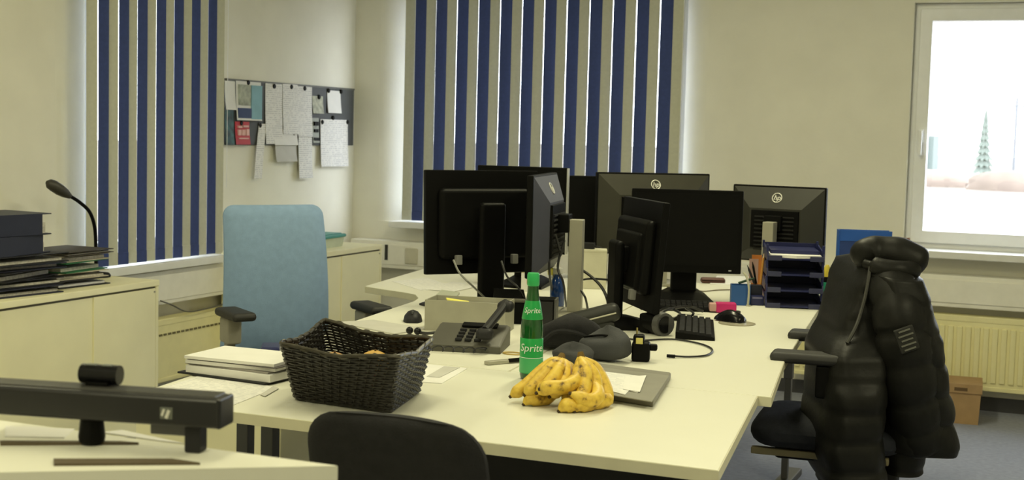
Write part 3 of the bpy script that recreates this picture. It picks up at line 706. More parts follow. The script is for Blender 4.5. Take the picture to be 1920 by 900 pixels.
monitor('dark monitor before the middle of the blind, half hidden between two others', (-1.825, 5.366, 0.740), R(26), .40, .29, .135, 'plain', 'silver', col_h=.19)
monitor('large dark monitor with a bright badge facing the blind, right of the blue-grey one', (-1.545, 5.231, 0.740), R(180+40), .49, .325, .121, 'hp', 'silver', back_mat=mat('olive_black', (.035, .034, .024), .42), col_h=.20)
monitor('black monitor seen from behind at a slant with a slab-like column', (-1.315, 4.015, 0.740), R(125), .40, .335, .062, 'plain', 'black', tilt=R(4))
monitor('black monitor with its dark screen facing the viewer, beside the navy trays', (-1.325, 4.821, 0.740), R(20), .40, .30, .105, 'plain', 'black', col_off=.05)
monitor('dark badge-backed monitor behind the navy letter trays', (-1.101, 5.260, 0.740), R(180-8), .38, .30, .112, 'hp', 'silver', back_mat=mat('dark_olive_black', (.026, .026, .021), .45), col_h=.275)

# ------------------------------------------------------------------ wicker basket
def basket():
    base = [(-1.557, 2.525, 0.745), (-1.304, 2.500, 0.745), (-1.356, 2.742, 0.745)]
    rim = [(-1.519, 2.405, 0.880), (-1.233, 2.385, 0.880), (-1.278, 2.643, 0.880), (-1.622, 2.764, 0.880)]
    b = [Vector(p) for p in base]; b.append(b[0]+b[2]-b[1]); r = [Vector(p) for p in rim]
    cen = (b[0]+b[1]+b[2]+b[3])/4
    t = thing('wicker_basket', 'black wicker basket of fruit on the front desk', 'basket', (cen.x, cen.y, DZ))
    H0 = .135; NS = 52
    def outline(f, n):
        q = [b[i].lerp(r[i], f) for i in range(4)]; pts = []
        per = []
        for i in range(4):
            a, c, d = q[i-1], q[i], q[(i+1) % 4]; k = .055
            p0 = c.lerp(a, k); p1 = c.lerp(d, k)
            per += [p0, (p0+p1+c*2)/4, p1]
        L = [0]
        for i in range(len(per)): L.append(L[-1]+(per[(i+1) % len(per)]-per[i]).length)
        for k in range(n):
            s = L[-1]*k/n
            for i in range(len(per)):
                if L[i] <= s <= L[i+1]+1e-9:
                    g = (s-L[i])/max(1e-9, L[i+1]-L[i]); p = per[i].lerp(per[(i+1) % len(per)], g); break
            pts.append(p)
        return pts
    def sag(p, f):
        m = min((p-b[i].lerp(r[i], f)).length for i in range(4)); return -.012*f*min(1, m/.13)**1.5
    NR = 21; n = NS*4
    wv = MB()
    for j in range(NR):
        f = (j+.5)/NR; pts = outline(f, n); path = []
        for k, p in enumerate(pts):
            d = (p-cen); d.z = 0; d.normalize()
            path.append(p + d*(.0024*math.cos(PI*(k/4.0)+(j % 2)*PI)) + Vector((0, 0, sag(p, f))))
        wv.tube(path, .0030, 5, closed_path=True)
    o = wv.build('weave', mat('dark_wicker', (.011, .009, .006), .40, var=.6, scale=70), t, world=True); o['kind'] = 'stuff'
    st = MB(); o0, o1, o2 = outline(0, NS), outline(.5, NS), outline(1, NS)
    for k in range(NS):
        st.tube([o0[k], o1[k]+Vector((0, 0, sag(o1[k], .5))), o2[k]+Vector((0, 0, sag(o2[k], 1)))], .0024, 5)
    o = st.build('stakes', MATS['dark_wicker'], t, world=True); o['kind'] = 'stuff'
    pts = [p+Vector((0, 0, sag(p, 1)+.003)) for p in outline(1, n)]
    rm = MB().tube(pts, .0044, 8, closed_path=True); rm.build('rim', mat('rim_wicker', (.045, .04, .028), .4, var=.4, scale=60), t, world=True)
    braid = MB(); braid.tube([p+Vector((.004*math.cos(k*.8), .004*math.sin(k*.8), .004*math.sin(k*.8))) for k, p in enumerate(pts)], .0022, 5, closed_path=True)
    braid.build('rim_binding', MATS['rim_wicker'], t, world=True)
    q = [(p.x, p.y) for p in outline(.02, 48)]
    MB().prism(q, DZ+.002, DZ+.006).build('bottom', MATS['dark_wicker'], t, world=True)
    return cen
bc_ = basket()
def fruit(label, loc, r, m, cat, name, squash=.92):
    t = thing(name, label, cat, loc)
    prof = [(r*max(.02, math.sin(PI*k/14))*(1-.10*(k > 11)), r*squash*(1-math.cos(PI*k/14)) - (.12*r if k == 14 else 0)) for k in range(15)]
    MB().lathe(prof, 20).build('flesh', m, t, ang=80)
    MB().tube([(0, 0, r*squash*1.82), (.003, 0, r*squash*2.06)], .0022, 6).build('stem', mat('stem_brown', (.09, .05, .02), .8), t)
ORANGE = mat('orange_peel', (.62, .38, .10), .5, bump=.3, bscale=300); APPLE = mat('apple_red', (.42, .03, .02), .35, var=.35, scale=25); PEAR = mat('tan_skin', (.42, .25, .10), .6, var=.2)
BZ = DZ+.007
fruit('orange showing above the rim inside the wicker basket', (bc_.x+.030, bc_.y+.018, BZ+.030), .036, ORANGE, 'orange', 'orange')
fruit('tan fruit left of the orange inside the wicker basket', (bc_.x-.058, bc_.y-.008, BZ+.022), .036, PEAR, 'fruit', 'tan_fruit')
fruit('red apple at the bottom of the wicker basket towards its front', (bc_.x+.045, bc_.y-.050, BZ), .034, APPLE, 'apple', 'apple')
fruit('red apple at the bottom of the wicker basket towards the left', (bc_.x-.025, bc_.y-.045, BZ), .033, APPLE, 'apple', 'apple')

# ------------------------------------------------------------------ flat papers and stacks
def flat(name, label, cat, corners, z, th, m, group=None, bev=0.0):
    c = (sum(p[0] for p in corners)/len(corners), sum(p[1] for p in corners)/len(corners))
    o = MB().prism([(p[0]-c[0], p[1]-c[1]) for p in corners], 0, th, bev).build(name, m, ang=30)
    o.location = (c[0], c[1], z); return tag(o, label, cat, group)
def quad(cx, cy, w, d, rz): 
    ca, sa = math.cos(rz), math.sin(rz)
    return [(cx+ca*x-sa*y, cy+sa*x+ca*y) for x, y in ((-w/2, -d/2), (w/2, -d/2), (w/2, d/2), (-w/2, d/2))]
flat('paper_sheet', 'white printed sheet at the front left corner of the front desk', 'paper', [(-1.875, 2.489, 0.740), (-1.629, 2.379, 0.740), (-1.661, 2.623, 0.740), (-1.903, 2.708, 0.740)], DZ, .0016, PRINT_FLAT)
flat('paper_slip', 'small grey-edged slip on the front desk left of the basket', 'paper', [(-1.644, 2.531, 0.740), (-1.625, 2.521, 0.740), (-1.649, 2.615, 0.740), (-1.674, 2.630, 0.740)], DZ+.0018, .001, PAPER_GREY)
sx, sy = (-1.811, 2.741, 0.755)[0:2]
zz = DZ+.0025
lay = [('thin dark folder at the bottom of the paper pile left of the basket', BLACK_BOARD, .004), ('thick bundle of white paper in the pile left of the basket', PAPER, .017), ('grey folder in the middle of the pile left of the basket', mat('grey_folder', (.30, .28, .26), .6), .004), ('bundle of white sheets under the top folder of the pile left of the basket', PAPER, .008), ('thin dark grey folder near the top of the pile left of the basket', mat('dark_grey_folder', (.10, .09, .09), .6), .002), ('white sheets on top of the paper pile left of the basket', PAPER, .007)]
for k, (lb, m, th) in enumerate(lay):
    flat('document_folder' if 'folder at' in lb or 'grey folder' in lb else 'paper_bundle', lb, 'folder' if 'grey folder' in lb or 'folder at' in lb else 'paper', quad(sx+random.uniform(-.010, .010), sy+random.uniform(-.010, .010), .245+.015*(k in (0, 4)), .170+.012*(k in (0, 2, 4)), R(-2+random.uniform(-4, 4))), zz, th, m); zz += th+.0006
flat('pen_pouch', 'small navy pouch behind the paper pile, beside the basket', 'pouch', quad(*(-1.936, 3.028, 0.760)[0:2], .05, .09, R(30)), DZ, .022, NAVY_PLASTIC, bev=.006)
flat('magazine', 'grey magazine lying on the desk behind the basket', 'magazine', [(-2.076, 3.602, 0.740), (-1.811, 3.487, 0.740), (-1.780, 3.633, 0.740), (-2.001, 3.707, 0.740)], DZ, .004, PAPER_GREY)
flat('paper_sheet', 'white sheet with a grey picture sticking out right of the basket', 'paper', [(-1.435, 2.849, 0.740), (-1.360, 2.862, 0.740), (-1.393, 3.077, 0.740), (-1.507, 3.081, 0.740)], DZ, .002, PAPER)
flat('paper_photo', 'grey printed picture lying on the sheet right of the basket', 'print', [(-1.428, 2.919, 0.740), (-1.395, 2.922, 0.740), (-1.412, 3.074, 0.740), (-1.453, 3.068, 0.740)], DZ+.0024, .0008, PAPER_GREY)
flat('paper_sheet', 'white sheet under the left edge of the bulge-backed monitor', 'paper', [(-2.470, 4.723, 0.740), (-2.239, 4.517, 0.740), (-2.154, 4.662, 0.740), (-2.419, 4.927, 0.740)], DZ, .001, PRINT_FLAT)
flat('paper_sheet', 'white sheet on the scooped desk below the bulge-backed monitor', 'paper', [(-2.254, 4.548, 0.740), (-2.119, 4.541, 0.740), (-2.115, 4.798, 0.740), (-2.264, 4.849, 0.740)], DZ+.0014, .001, PRINT_FLAT)
flat('paper_bundle', 'greenish grey brochures before the foot of the bulge-backed monitor', 'paper', [(-2.083, 4.296, 0.740), (-1.982, 4.240, 0.740), (-2.072, 4.494, 0.740), (-2.162, 4.531, 0.740)], DZ, .008, mat('greenish_paper', (.48, .50, .40), .7))
flat('notebook', 'thin black notebook between the scooped desk edge and the grey box', 'notebook', [(-2.057, 4.136, 0.740), (-1.936, 4.052, 0.740), (-1.954, 4.156, 0.740), (-2.072, 4.249, 0.740)], DZ, .006, BLACK_BOARD)
# grey plastic laptop-like folder with receipts
flat('document_case', 'flat grey document case lying right of the bananas', 'case', [(-1.138, 3.250, 0.740), (-1.024, 2.894, 0.740), (-0.840, 2.847, 0.740), (-0.904, 3.207, 0.740)], DZ, .017, GREY_LAPTOP, bev=.004)
flat('document_case_lid_sheet', 'grey cover sheet on the flat document case', 'sheet', [(-1.106, 3.174, 0.757), (-1.005, 2.861, 0.757), (-0.834, 2.814, 0.757), (-0.892, 3.147, 0.757)], DZ+.0176, .002, mat('grey_cover', (.25, .24, .20), .45))
flat('receipt', 'larger white receipt on the grey document case', 'receipt', [(-1.050, 3.109, 0.760), (-0.983, 2.900, 0.760), (-0.907, 2.851, 0.760), (-0.914, 2.904, 0.760), (-0.889, 2.890, 0.760), (-0.948, 3.094, 0.760)], DZ+.0202, .0012, PRINT_FLAT)
flat('receipt', 'smaller white receipt overlapping the right side of the larger one', 'receipt', [(-0.972, 3.051, 0.762), (-0.929, 2.905, 0.762), (-0.886, 2.894, 0.762), (-0.936, 3.105, 0.762)], DZ+.0218, .001, PAPER)

# ------------------------------------------------------------------ bottle
def bottle():
    loc = (-1.205, 3.035, 0.740)
    t = thing('soda_bottle', 'green glass soda bottle standing behind the bananas', 'bottle', loc)
    G = mat('green_glass', (.008, .075, .014), .08, var=.2, scale=30, coat=.5)
    L = mat('green_label', (.015, .34, .075), .35, var=.05); L2 = mat('light_green_label', (.07, .42, .15), .35)
    MB().lathe([(.020, .0), (.0255, .003), (.0272, .012), (.0275, .10), (.0275, .118), (.0268, .132), (.0245, .150), (.0205, .172), (.0165, .192), (.0138, .21), (.0128, .236), (.0132, .240), (.0132, .243)], 32).build('glass', G, t, ang=60)
    lb = MB().lathe([(.0276, .016), (.0281, .017), (.0281, .100), (.0276, .101)], 32, cap0=False, cap1=False).build('body_label', L, t, ang=60)
    MB().lathe([(.0282, .018), (.0285, .019), (.0285, .052), (.0282, .053)], 32, cap0=False, cap1=False).build('label_band', L2, lb, ang=60)
    MB().lathe([(.0283, .0535), (.0286, .0537), (.0286, .0545), (.0283, .0547)], 32, cap0=False, cap1=False).build('label_line', mat('label_white', (.8, .85, .8), .4), lb, ang=60)
    nl = MB().lathe([(.0253, .146), (.0257, .147), (.0207, .176), (.0175, .191), (.0171, .191)], 32, cap0=False, cap1=False).build('neck_label', L, t, ang=60)
    MB().lathe([(.0133, .226), (.0150, .229), (.0150, .252), (.0135, .257), (.002, .258)], 28).build('cap', mat('green_cap', (.03, .42, .12), .4), t, ang=60)
    a0 = math.atan2(-loc[1], -loc[0])
    def wrap(r0, z0, slope=0.0):
        def f(co):
            z = co.y; r = r0 - slope*z + .0004 + max(0, co.z)
            a = a0 + co.x/r0
            return Vector((r*math.cos(a), r*math.sin(a), z0+z))
        return f
    W = mat('label_white', (.8, .85, .8), .4)
    text_mesh('Sprite', .026, .0003, W, 'label_lettering', lb, shear=.15, bend=wrap(.0282, .078))
    text_mesh('Sprite', .018, .0003, W, 'label_lettering', nl, shear=.15, bend=wrap(.0222, .168, .16))
bottle()
# distant green bottle behind the trays and blue spray bottle between the monitors
t = thing('glass_bottle', 'green bottle neck behind the navy letter trays', 'bottle', (-0.951, 5.431, 0.740))
MB().lathe([(.020, 0), (.025, .004), (.026, .12), (.024, .14), (.013, .185), (.011, .215)], 24).build('glass', MATS['green_glass'], t, ang=60)
MB().lathe([(.012, .210), (.013, .212), (.013, .228), (.002, .23)], 16).build('cap', MATS['green_cap'], t)
t = thing('spray_bottle', 'blue spray bottle with a yellow nozzle left of the silver column', 'bottle', (-1.649, 4.380, 0.740))
MB().lathe([(.022, 0), (.026, .004), (.026, .07), (.020, .09), (.012, .105), (.012, .115)], 20).build('body', mat('translucent_blue', (.01, .05, .22), .15, coat=.5), t, ang=60)
MB().box((0, 0, .122), (.026, .034, .022), .004).build('head', mat('white_head', (.55, .55, .5), .4), t)
MB().box((-.022, -.012, .120), (.018, .018, .026), .004).build('nozzle', YELLOW_NOTE, t)
MB().box((-.016, -.004, .098), (.006, .010, .03), .002).build('trigger', MATS['white_head'], t)

# ------------------------------------------------------------------ bananas
def bananas():
    O = Vector((-1.034, 2.782, 0.740)); ur = Vector((math.cos(R(20)), math.sin(R(20)), 0)); vd = Vector((-math.sin(R(20)), math.cos(R(20)), 0))
    S = .00117
    skin = bpy.data.materials.new('banana_skin'); skin.use_nodes = True
    nt = skin.node_tree; b = nt.nodes['Principled BSDF']; b.inputs['Roughness'].default_value = .5
    tc = nt.nodes.new('ShaderNodeTexCoord')
    n = nt.nodes.new('ShaderNodeTexNoise'); n.inputs['Scale'].default_value = 55; n.inputs['Detail'].default_value = 5
    nt.links.new(tc.outputs['Object'], n.inputs['Vector'])
    r = nt.nodes.new('ShaderNodeValToRGB'); e = r.color_ramp.elements
    e[0].position = .30; e[0].color = (.10, .05, .012, 1); e[1].position = .42; e[1].color = (.62, .40, .045, 1)
    x = r.color_ramp.elements.new(.60); x.color = (.76, .53, .07, 1)
    nt.links.new(n.outputs['Fac'], r.inputs['Fac']); nt.links.new(r.outputs['Color'], b.inputs['Base Color'])
    tipm = mat('banana_tip', (.05, .03, .012), .8)
    def P(px, py, v): return O + ur*((px-1050)*S) + vd*v + Vector((0, 0, max(.004, (757-py)*S - v*.20)))
    def one(t, pts, r0, k):
        path = bez(pts, 7); n_ = len(path); rad = []
        for i in range(n_):
            f = i/(n_-1); q = min(1, f/.22); g = min(1, (1-f)/.16)
            rad.append(r0*(.34+.66*math.sin(q*PI/2))*(.30+.70*math.sin(g*PI/2)))
        path = [Vector((p.x, p.y, max(p.z, DZ+rad[i]*.98))) for i, p in enumerate(path)]
        o = MB().tube(path, rad, 8).build('banana', skin, t, world=True, ang=50)
        d = (path[-1]-path[-2]).normalized()
        MB().tube([path[-1]-d*.001, path[-1]+d*.005], [rad[-1]*.95, rad[-1]*.7], 7).build('banana_tip', tipm, o).data.transform(ROOT[t.name].inverted())
        return o
    s1 = P(1050, 668, .05)
    t = thing('banana_bunch', 'left bunch of ripe yellow bananas fanning towards the left on the desk', 'bananas', (s1.x, s1.y, DZ), 0, 'banana bunches on the front desk')
    for k, pts in enumerate([
        [(1050, 670, .05), (1020, 690, .03), (986, 724, .0), (958, 746, -.01)],
        [(1049, 672, .04), (1030, 692, .0), (1004, 724, -.03), (985, 742, -.04)],
        [(1052, 672, .04), (1044, 696, -.01), (1028, 722, -.045), (1008, 738, -.06)],
        [(1054, 672, .05), (1058, 696, .01), (1052, 724, -.03), (1032, 744, -.05)],
        [(1056, 674, .06), (1070, 700, .03), (1072, 728, .0), (1056, 750, -.02)],
        [(1046, 690, .03), (1040, 730, .0), (1012, 756, -.03), (984, 764, -.04)],
    ]): one(t, [P(*p) for p in pts], .0158, k)
    MB().tube([P(1046, 684, .05), s1, P(1052, 660, .055)], [.009, .010, .006], 8).build('stem', mat('banana_stem', (.16, .10, .025), .8), t, world=True)
    s2 = P(1087, 664, .03)
    t = thing('banana_bunch', 'right bunch of yellow bananas curling forward, upright stem beside the document case', 'bananas', (s2.x, s2.y, DZ), 0, 'banana bunches on the front desk')
    for k, pts in enumerate([
        [(1090, 668, .03), (1118, 694, .03), (1136, 732, .0), (1132, 764, -.03), (1102, 780, -.07)],
        [(1088, 668, .02), (1112, 704, .0), (1116, 742, -.04), (1096, 774, -.08), (1078, 780, -.095)],
        [(1086, 668, .02), (1096, 700, -.02), (1092, 736, -.055), (1072, 768, -.09), (1050, 772, -.10)],
        [(1084, 668, .03), (1084, 704, -.02), (1062, 724, -.06), (1030, 728, -.075), (1014, 731, -.075)],
        [(1088, 672, .04), (1106, 712, .0), (1120, 738, -.05), (1104, 750, -.085), (1070, 738, -.095)],
    ]): one(t, [P(*p) for p in pts], .0165, k)
    MB().tube([P(1087, 676, .03), s2, P(1086, 656, .032)], [.010, .009, .006], 8).build('stem', MATS['banana_stem'], t, world=True)
bananas()

# ------------------------------------------------------------------ telephone, grey box and small things on the left desk
px_, py_ = (-1.529, 3.388, 0.740)[0:2]
PH = mat('phone_grey', (.085, .082, .066), .5, var=.06)
t = thing('desk_telephone', 'dark grey desk telephone in front of the pale grey box', 'telephone', (px_, py_, DZ), R(14))
b = MB(); b.rings([[(-.10, -.085, 0), (.10, -.085, 0), (.10, .085, 0), (-.10, .085, 0)], [(-.10, -.085, .018), (.10, -.085, .018), (.10, .085, .05), (-.10, .085, .05)], [(-.092, -.078, .022), (.092, -.078, .022), (.092, .078, .056), (-.092, .078, .056)]]).build('body', PH, t)
for i in range(4):
    for j in range(3): MB().box((-.02+j*.026, -.055+i*.024, .031+i*.0052), (.018, .014, .008), .002).build('key', CHARCOAL, t)
MB().box((.02, .055, .056), (.10, .03, .006), .002, rot=Matrix.Rotation(R(12), 4, 'X')).build('display', SCREEN, t)
hs = MB().tube(bez([(.055, -.075, .060), (.065, -.02, .078), (.078, .04, .100), (.085, .085, .118)], 6), [.012]*19, 10).build('handset', CHARCOAL, t)
MB().box((.055, -.075, .052), (.045, .045, .030), .012, 3).build('mouthpiece', CHARCOAL, hs); MB().box((.086, .080, .108), (.045, .045, .030), .012, 3).build('earpiece', CHARCOAL, hs)
MB().tube([(.055+.010*math.cos(k*.9)+.05*(k/60)*0, -.10+.010*math.sin(k*.9), .016+.0) for k in range(8)]+[(.055-.004*k+.008*math.cos(k*.9), -.11+.008*math.sin(k*.9), .012+.006*math.sin(k*.9)) for k in range(34)], .0022, 5).build('coiled_cord', CABLE, t)
def open_box(name, label, cat, c, size, rz, m, z=DZ, wall=.004, group=None):
    t = thing(name, label, cat, (c[0], c[1], z), rz, group); w, d, h = size
    MB().bb((-w/2, -d/2, 0), (w/2, d/2, wall)).build('bottom', m, t)
    MB().bb((-w/2, -d/2, wall), (w/2, -d/2+wall, h), .001).build('side_panel', m, t); MB().bb((-w/2, d/2-wall, wall), (w/2, d/2, h), .001).build('side_panel', m, t)
    MB().bb((-w/2, -d/2+wall, wall), (-w/2+wall, d/2-wall, h), .001).build('side_panel', m, t); MB().bb((w/2-wall, -d/2+wall, wall), (w/2, d/2-wall, h), .001).build('side_panel', m, t)
    return t
gx, gy = (-1.672, 3.703, 0.740)[0:2]
open_box('desk_tray', 'pale grey open box behind the desk telephone', 'box', (gx, gy), (.245, .13, .092), R(11), mat('pale_grey_plastic', (.36, .35, .28), .5))
tag(place(MB().box((0, 0, 0), (.19, .10, .070), .003).build('paper_bundle', PAPER_GREY), (gx, gy, DZ+.0045+.035), R(11)), 'block of grey papers standing inside the pale grey box', 'paper')
tag(place(MB().box((0, 0, 0), (.070, .040, .004), .001, rot=Matrix.Rotation(R(8), 4, 'Y')).build('sticky_note', YELLOW_NOTE), (gx-.045, gy+.01, DZ+.083), R(30)), 'bright yellow sticky notes on the pale grey box', 'note')
def mouse(label, loc, rz, m):
    t = thing('computer_mouse', label, 'mouse', loc, rz)
    rings = []
    for k in range(9):
        f = k/8; h = .036*math.sin(PI*(.12+.80*f))**.8; w = .030*(math.sin(PI*(.1+.8*f)))**.5
        rings.append([(w*math.cos(a*PI/6), -.052+.104*f, h*math.sin(a*PI/6)) for a in range(7)])
    MB().rings(rings).build('shell', m, t, ang=70)
    MB().box((0, -.030, .031), (.006, .018, .010), .003).build('scroll_wheel', GREY_METAL, t)
    return t
mouse('dark computer mouse left of the pale grey box', (-1.898, 3.774, 0.740), R(25), CHARCOAL)
mouse('black computer mouse on the disc near the pink box', (*(-1.030, 4.331, 0.740)[0:2], DZ+.0035), R(70), GLOSS_BLACK)
t = thing('earbuds', 'small dark earbud pair with cable behind the basket rim', 'earbuds', (-1.766, 3.516, 0.740))
for sx in (-.012, .014): MB().ball((sx, 0, .012), .011, 12, 8).build('earbud', GLOSS_BLACK, t)
MB().tube(bez([(.024, 0, .008), (.05, -.01, .010), (.08, .005, .012), (.11, -.005, .008)], 6), .005, 6).build('cable', CABLE, t)
# box cutter and rubber bands
t = thing('box_cutter', 'flat silver and black box cutter lying left of the bottle', 'knife', (-1.342, 3.210, 0.740), R(58))
MB().box((0, 0, .005), (.13, .020, .010), .003).build('handle', SILVER, t); MB().box((.035, -.009, .008), (.07, .008, .010), .002).build('slider', BLACK_PLASTIC, t)
t = thing('rubber_band', 'tan rubber band beside the green bottle', 'rubber band', (-1.384, 3.352, 0.740))
MB().tube([(.028*math.cos(k*PI/12), .018*math.sin(k*PI/12), .002) for k in range(24)], .002, 6, closed_path=True).build('band', mat('tan_rubber', (.50, .36, .12), .6), t)

# ------------------------------------------------------------------ dark bags in the middle
def blob(name, label, cat, loc, rz, size, m, seed, lift=0.0, p=.6, waves=.06):
    rnd = random.Random(seed); ph = [rnd.uniform(0, 6.28) for _ in range(5)]
    rings = []
    for k in range(13):
        f = k/12; z = size[2]*f; s = max(.05, 1-abs(2*f-1)**3.2)**p
        ring = []
        for a in range(28):
            th = 2*PI*a/28; c, s_ = math.cos(th), math.sin(th)
            ex = math.copysign(abs(c)**.6, c); ey = math.copysign(abs(s_)**.6, s_)
            w = 1+waves*math.sin(2*th+ph[0]+3*f)+waves*.6*math.sin(5*th+ph[1]-4*f)
            ring.append((size[0]/2*ex*s*w, size[1]/2*ey*s*w, z*(1+.22*math.sin(th+ph[2])*f)))
        rings.append(ring)
    t = thing(name, label, cat, (loc[0], loc[1], loc[2]+lift), rz)
    MB().rings(rings).build('body', m, t, ang=80)
    return t
GREYPOUCH = mat('grey_pouch_fabric', (.055, .057, .062), .85, bump=.4, bscale=250)
t = blob('zip_pouch', 'dark grey fabric pouch right of the green bottle, behind the bananas', 'pouch', (-1.135, 3.384, 0.740), R(-12), (.130, .085, .078), GREYPOUCH, 2)
MB().tube(bez([(-.055, -.02, .060), (0, -.01, .068), (.05, .0, .062)], 6), .003, 6).build('zip', BLACK_PLASTIC, t)
t = blob('cloth_bag', 'black crumpled cloth bag right behind the green bottle', 'bag', (-1.288, 3.506, 0.740), R(15), (.19, .12, .085), BLACK_FABRIC, 4, waves=.12)
MB().tube(bez([(-.06, -.06, .03), (-.02, -.075, .06), (.04, -.07, .055), (.08, -.05, .03)], 6), .006, 6).build('strap', BLACK_FABRIC, t)
t = blob('cloth_bag', 'grey crumpled cloth between the green bottle and the dark grey pouch', 'bag', (-1.184, 3.277, 0.740), R(-8), (.11, .07, .05), mat('dark_grey_cloth', (.045, .046, .050), .9, bump=.4, bscale=200), 11, waves=.1)
t = thing('hard_case', 'black rounded case leaning before the slanted monitor', 'case', (-1.304, 3.812, 0.740), R(20))
Mx = Matrix.Rotation(R(-16), 4, 'Y')
MB().box((0, 0, .055), (.165, .075, .052), .02, 3).xf(Mx).build('shell', mat('black_case', (.016, .017, .015), .5), t)
MB().tube([(-.07, -.038, .055), (.07, -.038, .055)], .0025, 6).xf(Mx).build('seam', SILVER, t)
MB().bb((-.06, -.03, 0), (.05, .03, .045), .01).build('lower_half', MATS['black_case'], t)
# small black adapter with a yellow label
t = thing('power_adapter', 'small black boxy adapter with a yellow label right of the grey pouch', 'adapter', (-1.050, 3.427, 0.740), R(14))
MB().box((0, 0, .026), (.048, .042, .052), .007, 3).build('body', BLACK_PLASTIC, t); MB().box((-.006, -.002, .058), (.030, .032, .026), .006).build('head', BLACK_PLASTIC, t)
MB().box((-.004, -.020, .056), (.018, .004, .016), .001).build('label', mat('yellow_label', (.62, .55, .16), .6), t)
MB().box((.032, 0, .038), (.022, .018, .018), .005).build('plug_arm', BLACK_PLASTIC, t)
MB().tube([(-.012, 0, .070), (-.012, 0, .088)], .0025, 6).build('pin', mat('brass_pin', (.4, .33, .12), .35, metal=.6), t)
tag(MB().tube(bez([(-1.207, 3.768, 0.744), (-1.147, 3.758, 0.744), (-1.079, 3.825, 0.744), (-0.989, 3.788, 0.744), (-0.928, 3.702, 0.744), (-0.915, 3.593, 0.744), (-0.952, 3.539, 0.744), (-1.001, 3.522, 0.745)], 8), .0028, 6).build('usb_cable', CABLE), 'thin black cable curling across the right desk before the keyboard', 'cable')
tag(MB().tube([(-1.004, 3.513, 0.746), (-0.982, 3.517, 0.746)], .0045, 8).build('cable_plug', BLACK_PLASTIC), 'black plug at the loose end of the curling cable', 'plug')
# round speaker-like camera lens thing
t = thing('desk_camera', 'black cylindrical camera lens lying by the foot of the slanted monitor', 'camera', (-1.144, 3.914, 0.740), R(-28))
MB().tube([(-.045, .01, .034), (.010, 0, .034)], .034, 20).build('barrel', BLACK_PLASTIC, t); MB().tube([(.008, 0, .034), (.026, -.003, .034)], [.037, .034], 20).build('ring', GREY_METAL, t)
MB().tube([(.026, -.003, .034), (.028, -.003, .034)], .026, 20).build('lens', GLOSS_BLACK, t)
MB().bb((-.07, -.02, 0), (-.03, .03, .06), .008).build('grip', BLACK_PLASTIC, t)
def keyboard(label, c, w, d, rz, m):
    t = thing('keyboard', label, 'keyboard', (c[0], c[1], DZ), rz)
    MB().rings([[(-w/2, -d/2, 0), (w/2, -d/2, 0), (w/2, d/2, 0), (-w/2, d/2, 0)], [(-w/2, -d/2, .010), (w/2, -d/2, .010), (w/2, d/2, .022), (-w/2, d/2, .022)]]).build('case', m, t)
    k = MB(); nx, ny = int(w/.020), max(4, int(d/.022))
    for i in range(nx):
        for j in range(ny):
            x = -w/2+.010+(w-.02)*(i+.5)/nx; y = -d/2+.008+(d-.016)*(j+.5)/ny
            k.box((x, y, .0125+.012*(y+d/2)/d), (.015, .015, .008))
    o = k.build('keys', CHARCOAL, t, smooth=False); o['kind'] = 'stuff'
    return t
kc = (-1.074, 4.063, 0.740)
keyboard('black keyboard lying lengthwise on the right desk before the dark screen', kc, .40, .115, R(105), BLACK_PLASTIC)
keyboard('black keyboard partly under the cables below the dark screen', (-1.262, 4.540, 0.740), .26, .11, R(18), BLACK_PLASTIC)
# cables heap
def wire(pts, label, r=.0028, m=CABLE):
    return tag(MB().tube(bez(pts, 8), r, 6).build('cable', m), label, 'cable')
wire([(-1.283, 4.353, 0.750), (-1.247, 4.354, 0.765), (-1.184, 4.282, 0.760), (-1.199, 4.230, 0.744), (-1.234, 4.215, 0.750), (-1.226, 4.258, 0.770), (-1.200, 4.436, 0.765), (-1.149, 4.441, 0.752)], 'tangled black cable heap below the dark screen', .0045)
wire([(-1.274, 4.301, 0.744), (-1.218, 4.247, 0.744), (-1.168, 4.271, 0.745), (-1.130, 4.247, 0.768), (-1.184, 4.351, 0.770)], 'black cable loop lying before the tangled heap', .004)
wire([(-1.528, 4.216, 0.897), (-1.491, 4.230, 0.877), (-1.432, 4.197, 0.844), (-1.393, 4.156, 0.807), (-1.421, 4.266, 0.744)], 'thick black cable arching from the silver column to the desk', .005)
wire([(-1.509, 4.221, 0.854), (-1.474, 4.236, 0.859), (-1.378, 4.168, 0.867)], 'black cable running level between silver column and slanted monitor', .0035)
wire([(-1.541, 4.107, 0.957), (-1.560, 4.104, 1.008), (-1.570, 4.095, 0.956), (-1.569, 4.090, 0.888), (-1.718, 4.528, 0.746)], 'black cable hanging behind the edge-on monitor', .004)
wire([(-1.537, 4.134, 0.990), (-1.552, 4.120, 0.904), (-1.533, 4.124, 0.852), (-1.600, 4.341, 0.746)], 'second black cable hanging left of the silver column', .004)
wire([(-1.458, 4.088, 0.835), (-1.437, 4.073, 0.812), (-1.470, 4.202, 0.744)], 'short black cable at the foot of the silver column', .004)
wire([(-1.835, 3.928, 0.922), (-1.794, 3.888, 0.887), (-1.736, 3.855, 0.855), (-1.802, 4.203, 0.746), (-1.608, 3.989, 0.744)], 'grey video cable hanging from the bulge-backed monitor', .0035, mat('light_cable', (.20, .20, .18), .5))
wire([(-1.694, 3.986, 0.923), (-1.654, 3.945, 0.878), (-1.597, 3.912, 0.843), (-1.621, 4.053, 0.746)], 'black video cable hanging right of the column of the bulge-backed monitor', .0035)
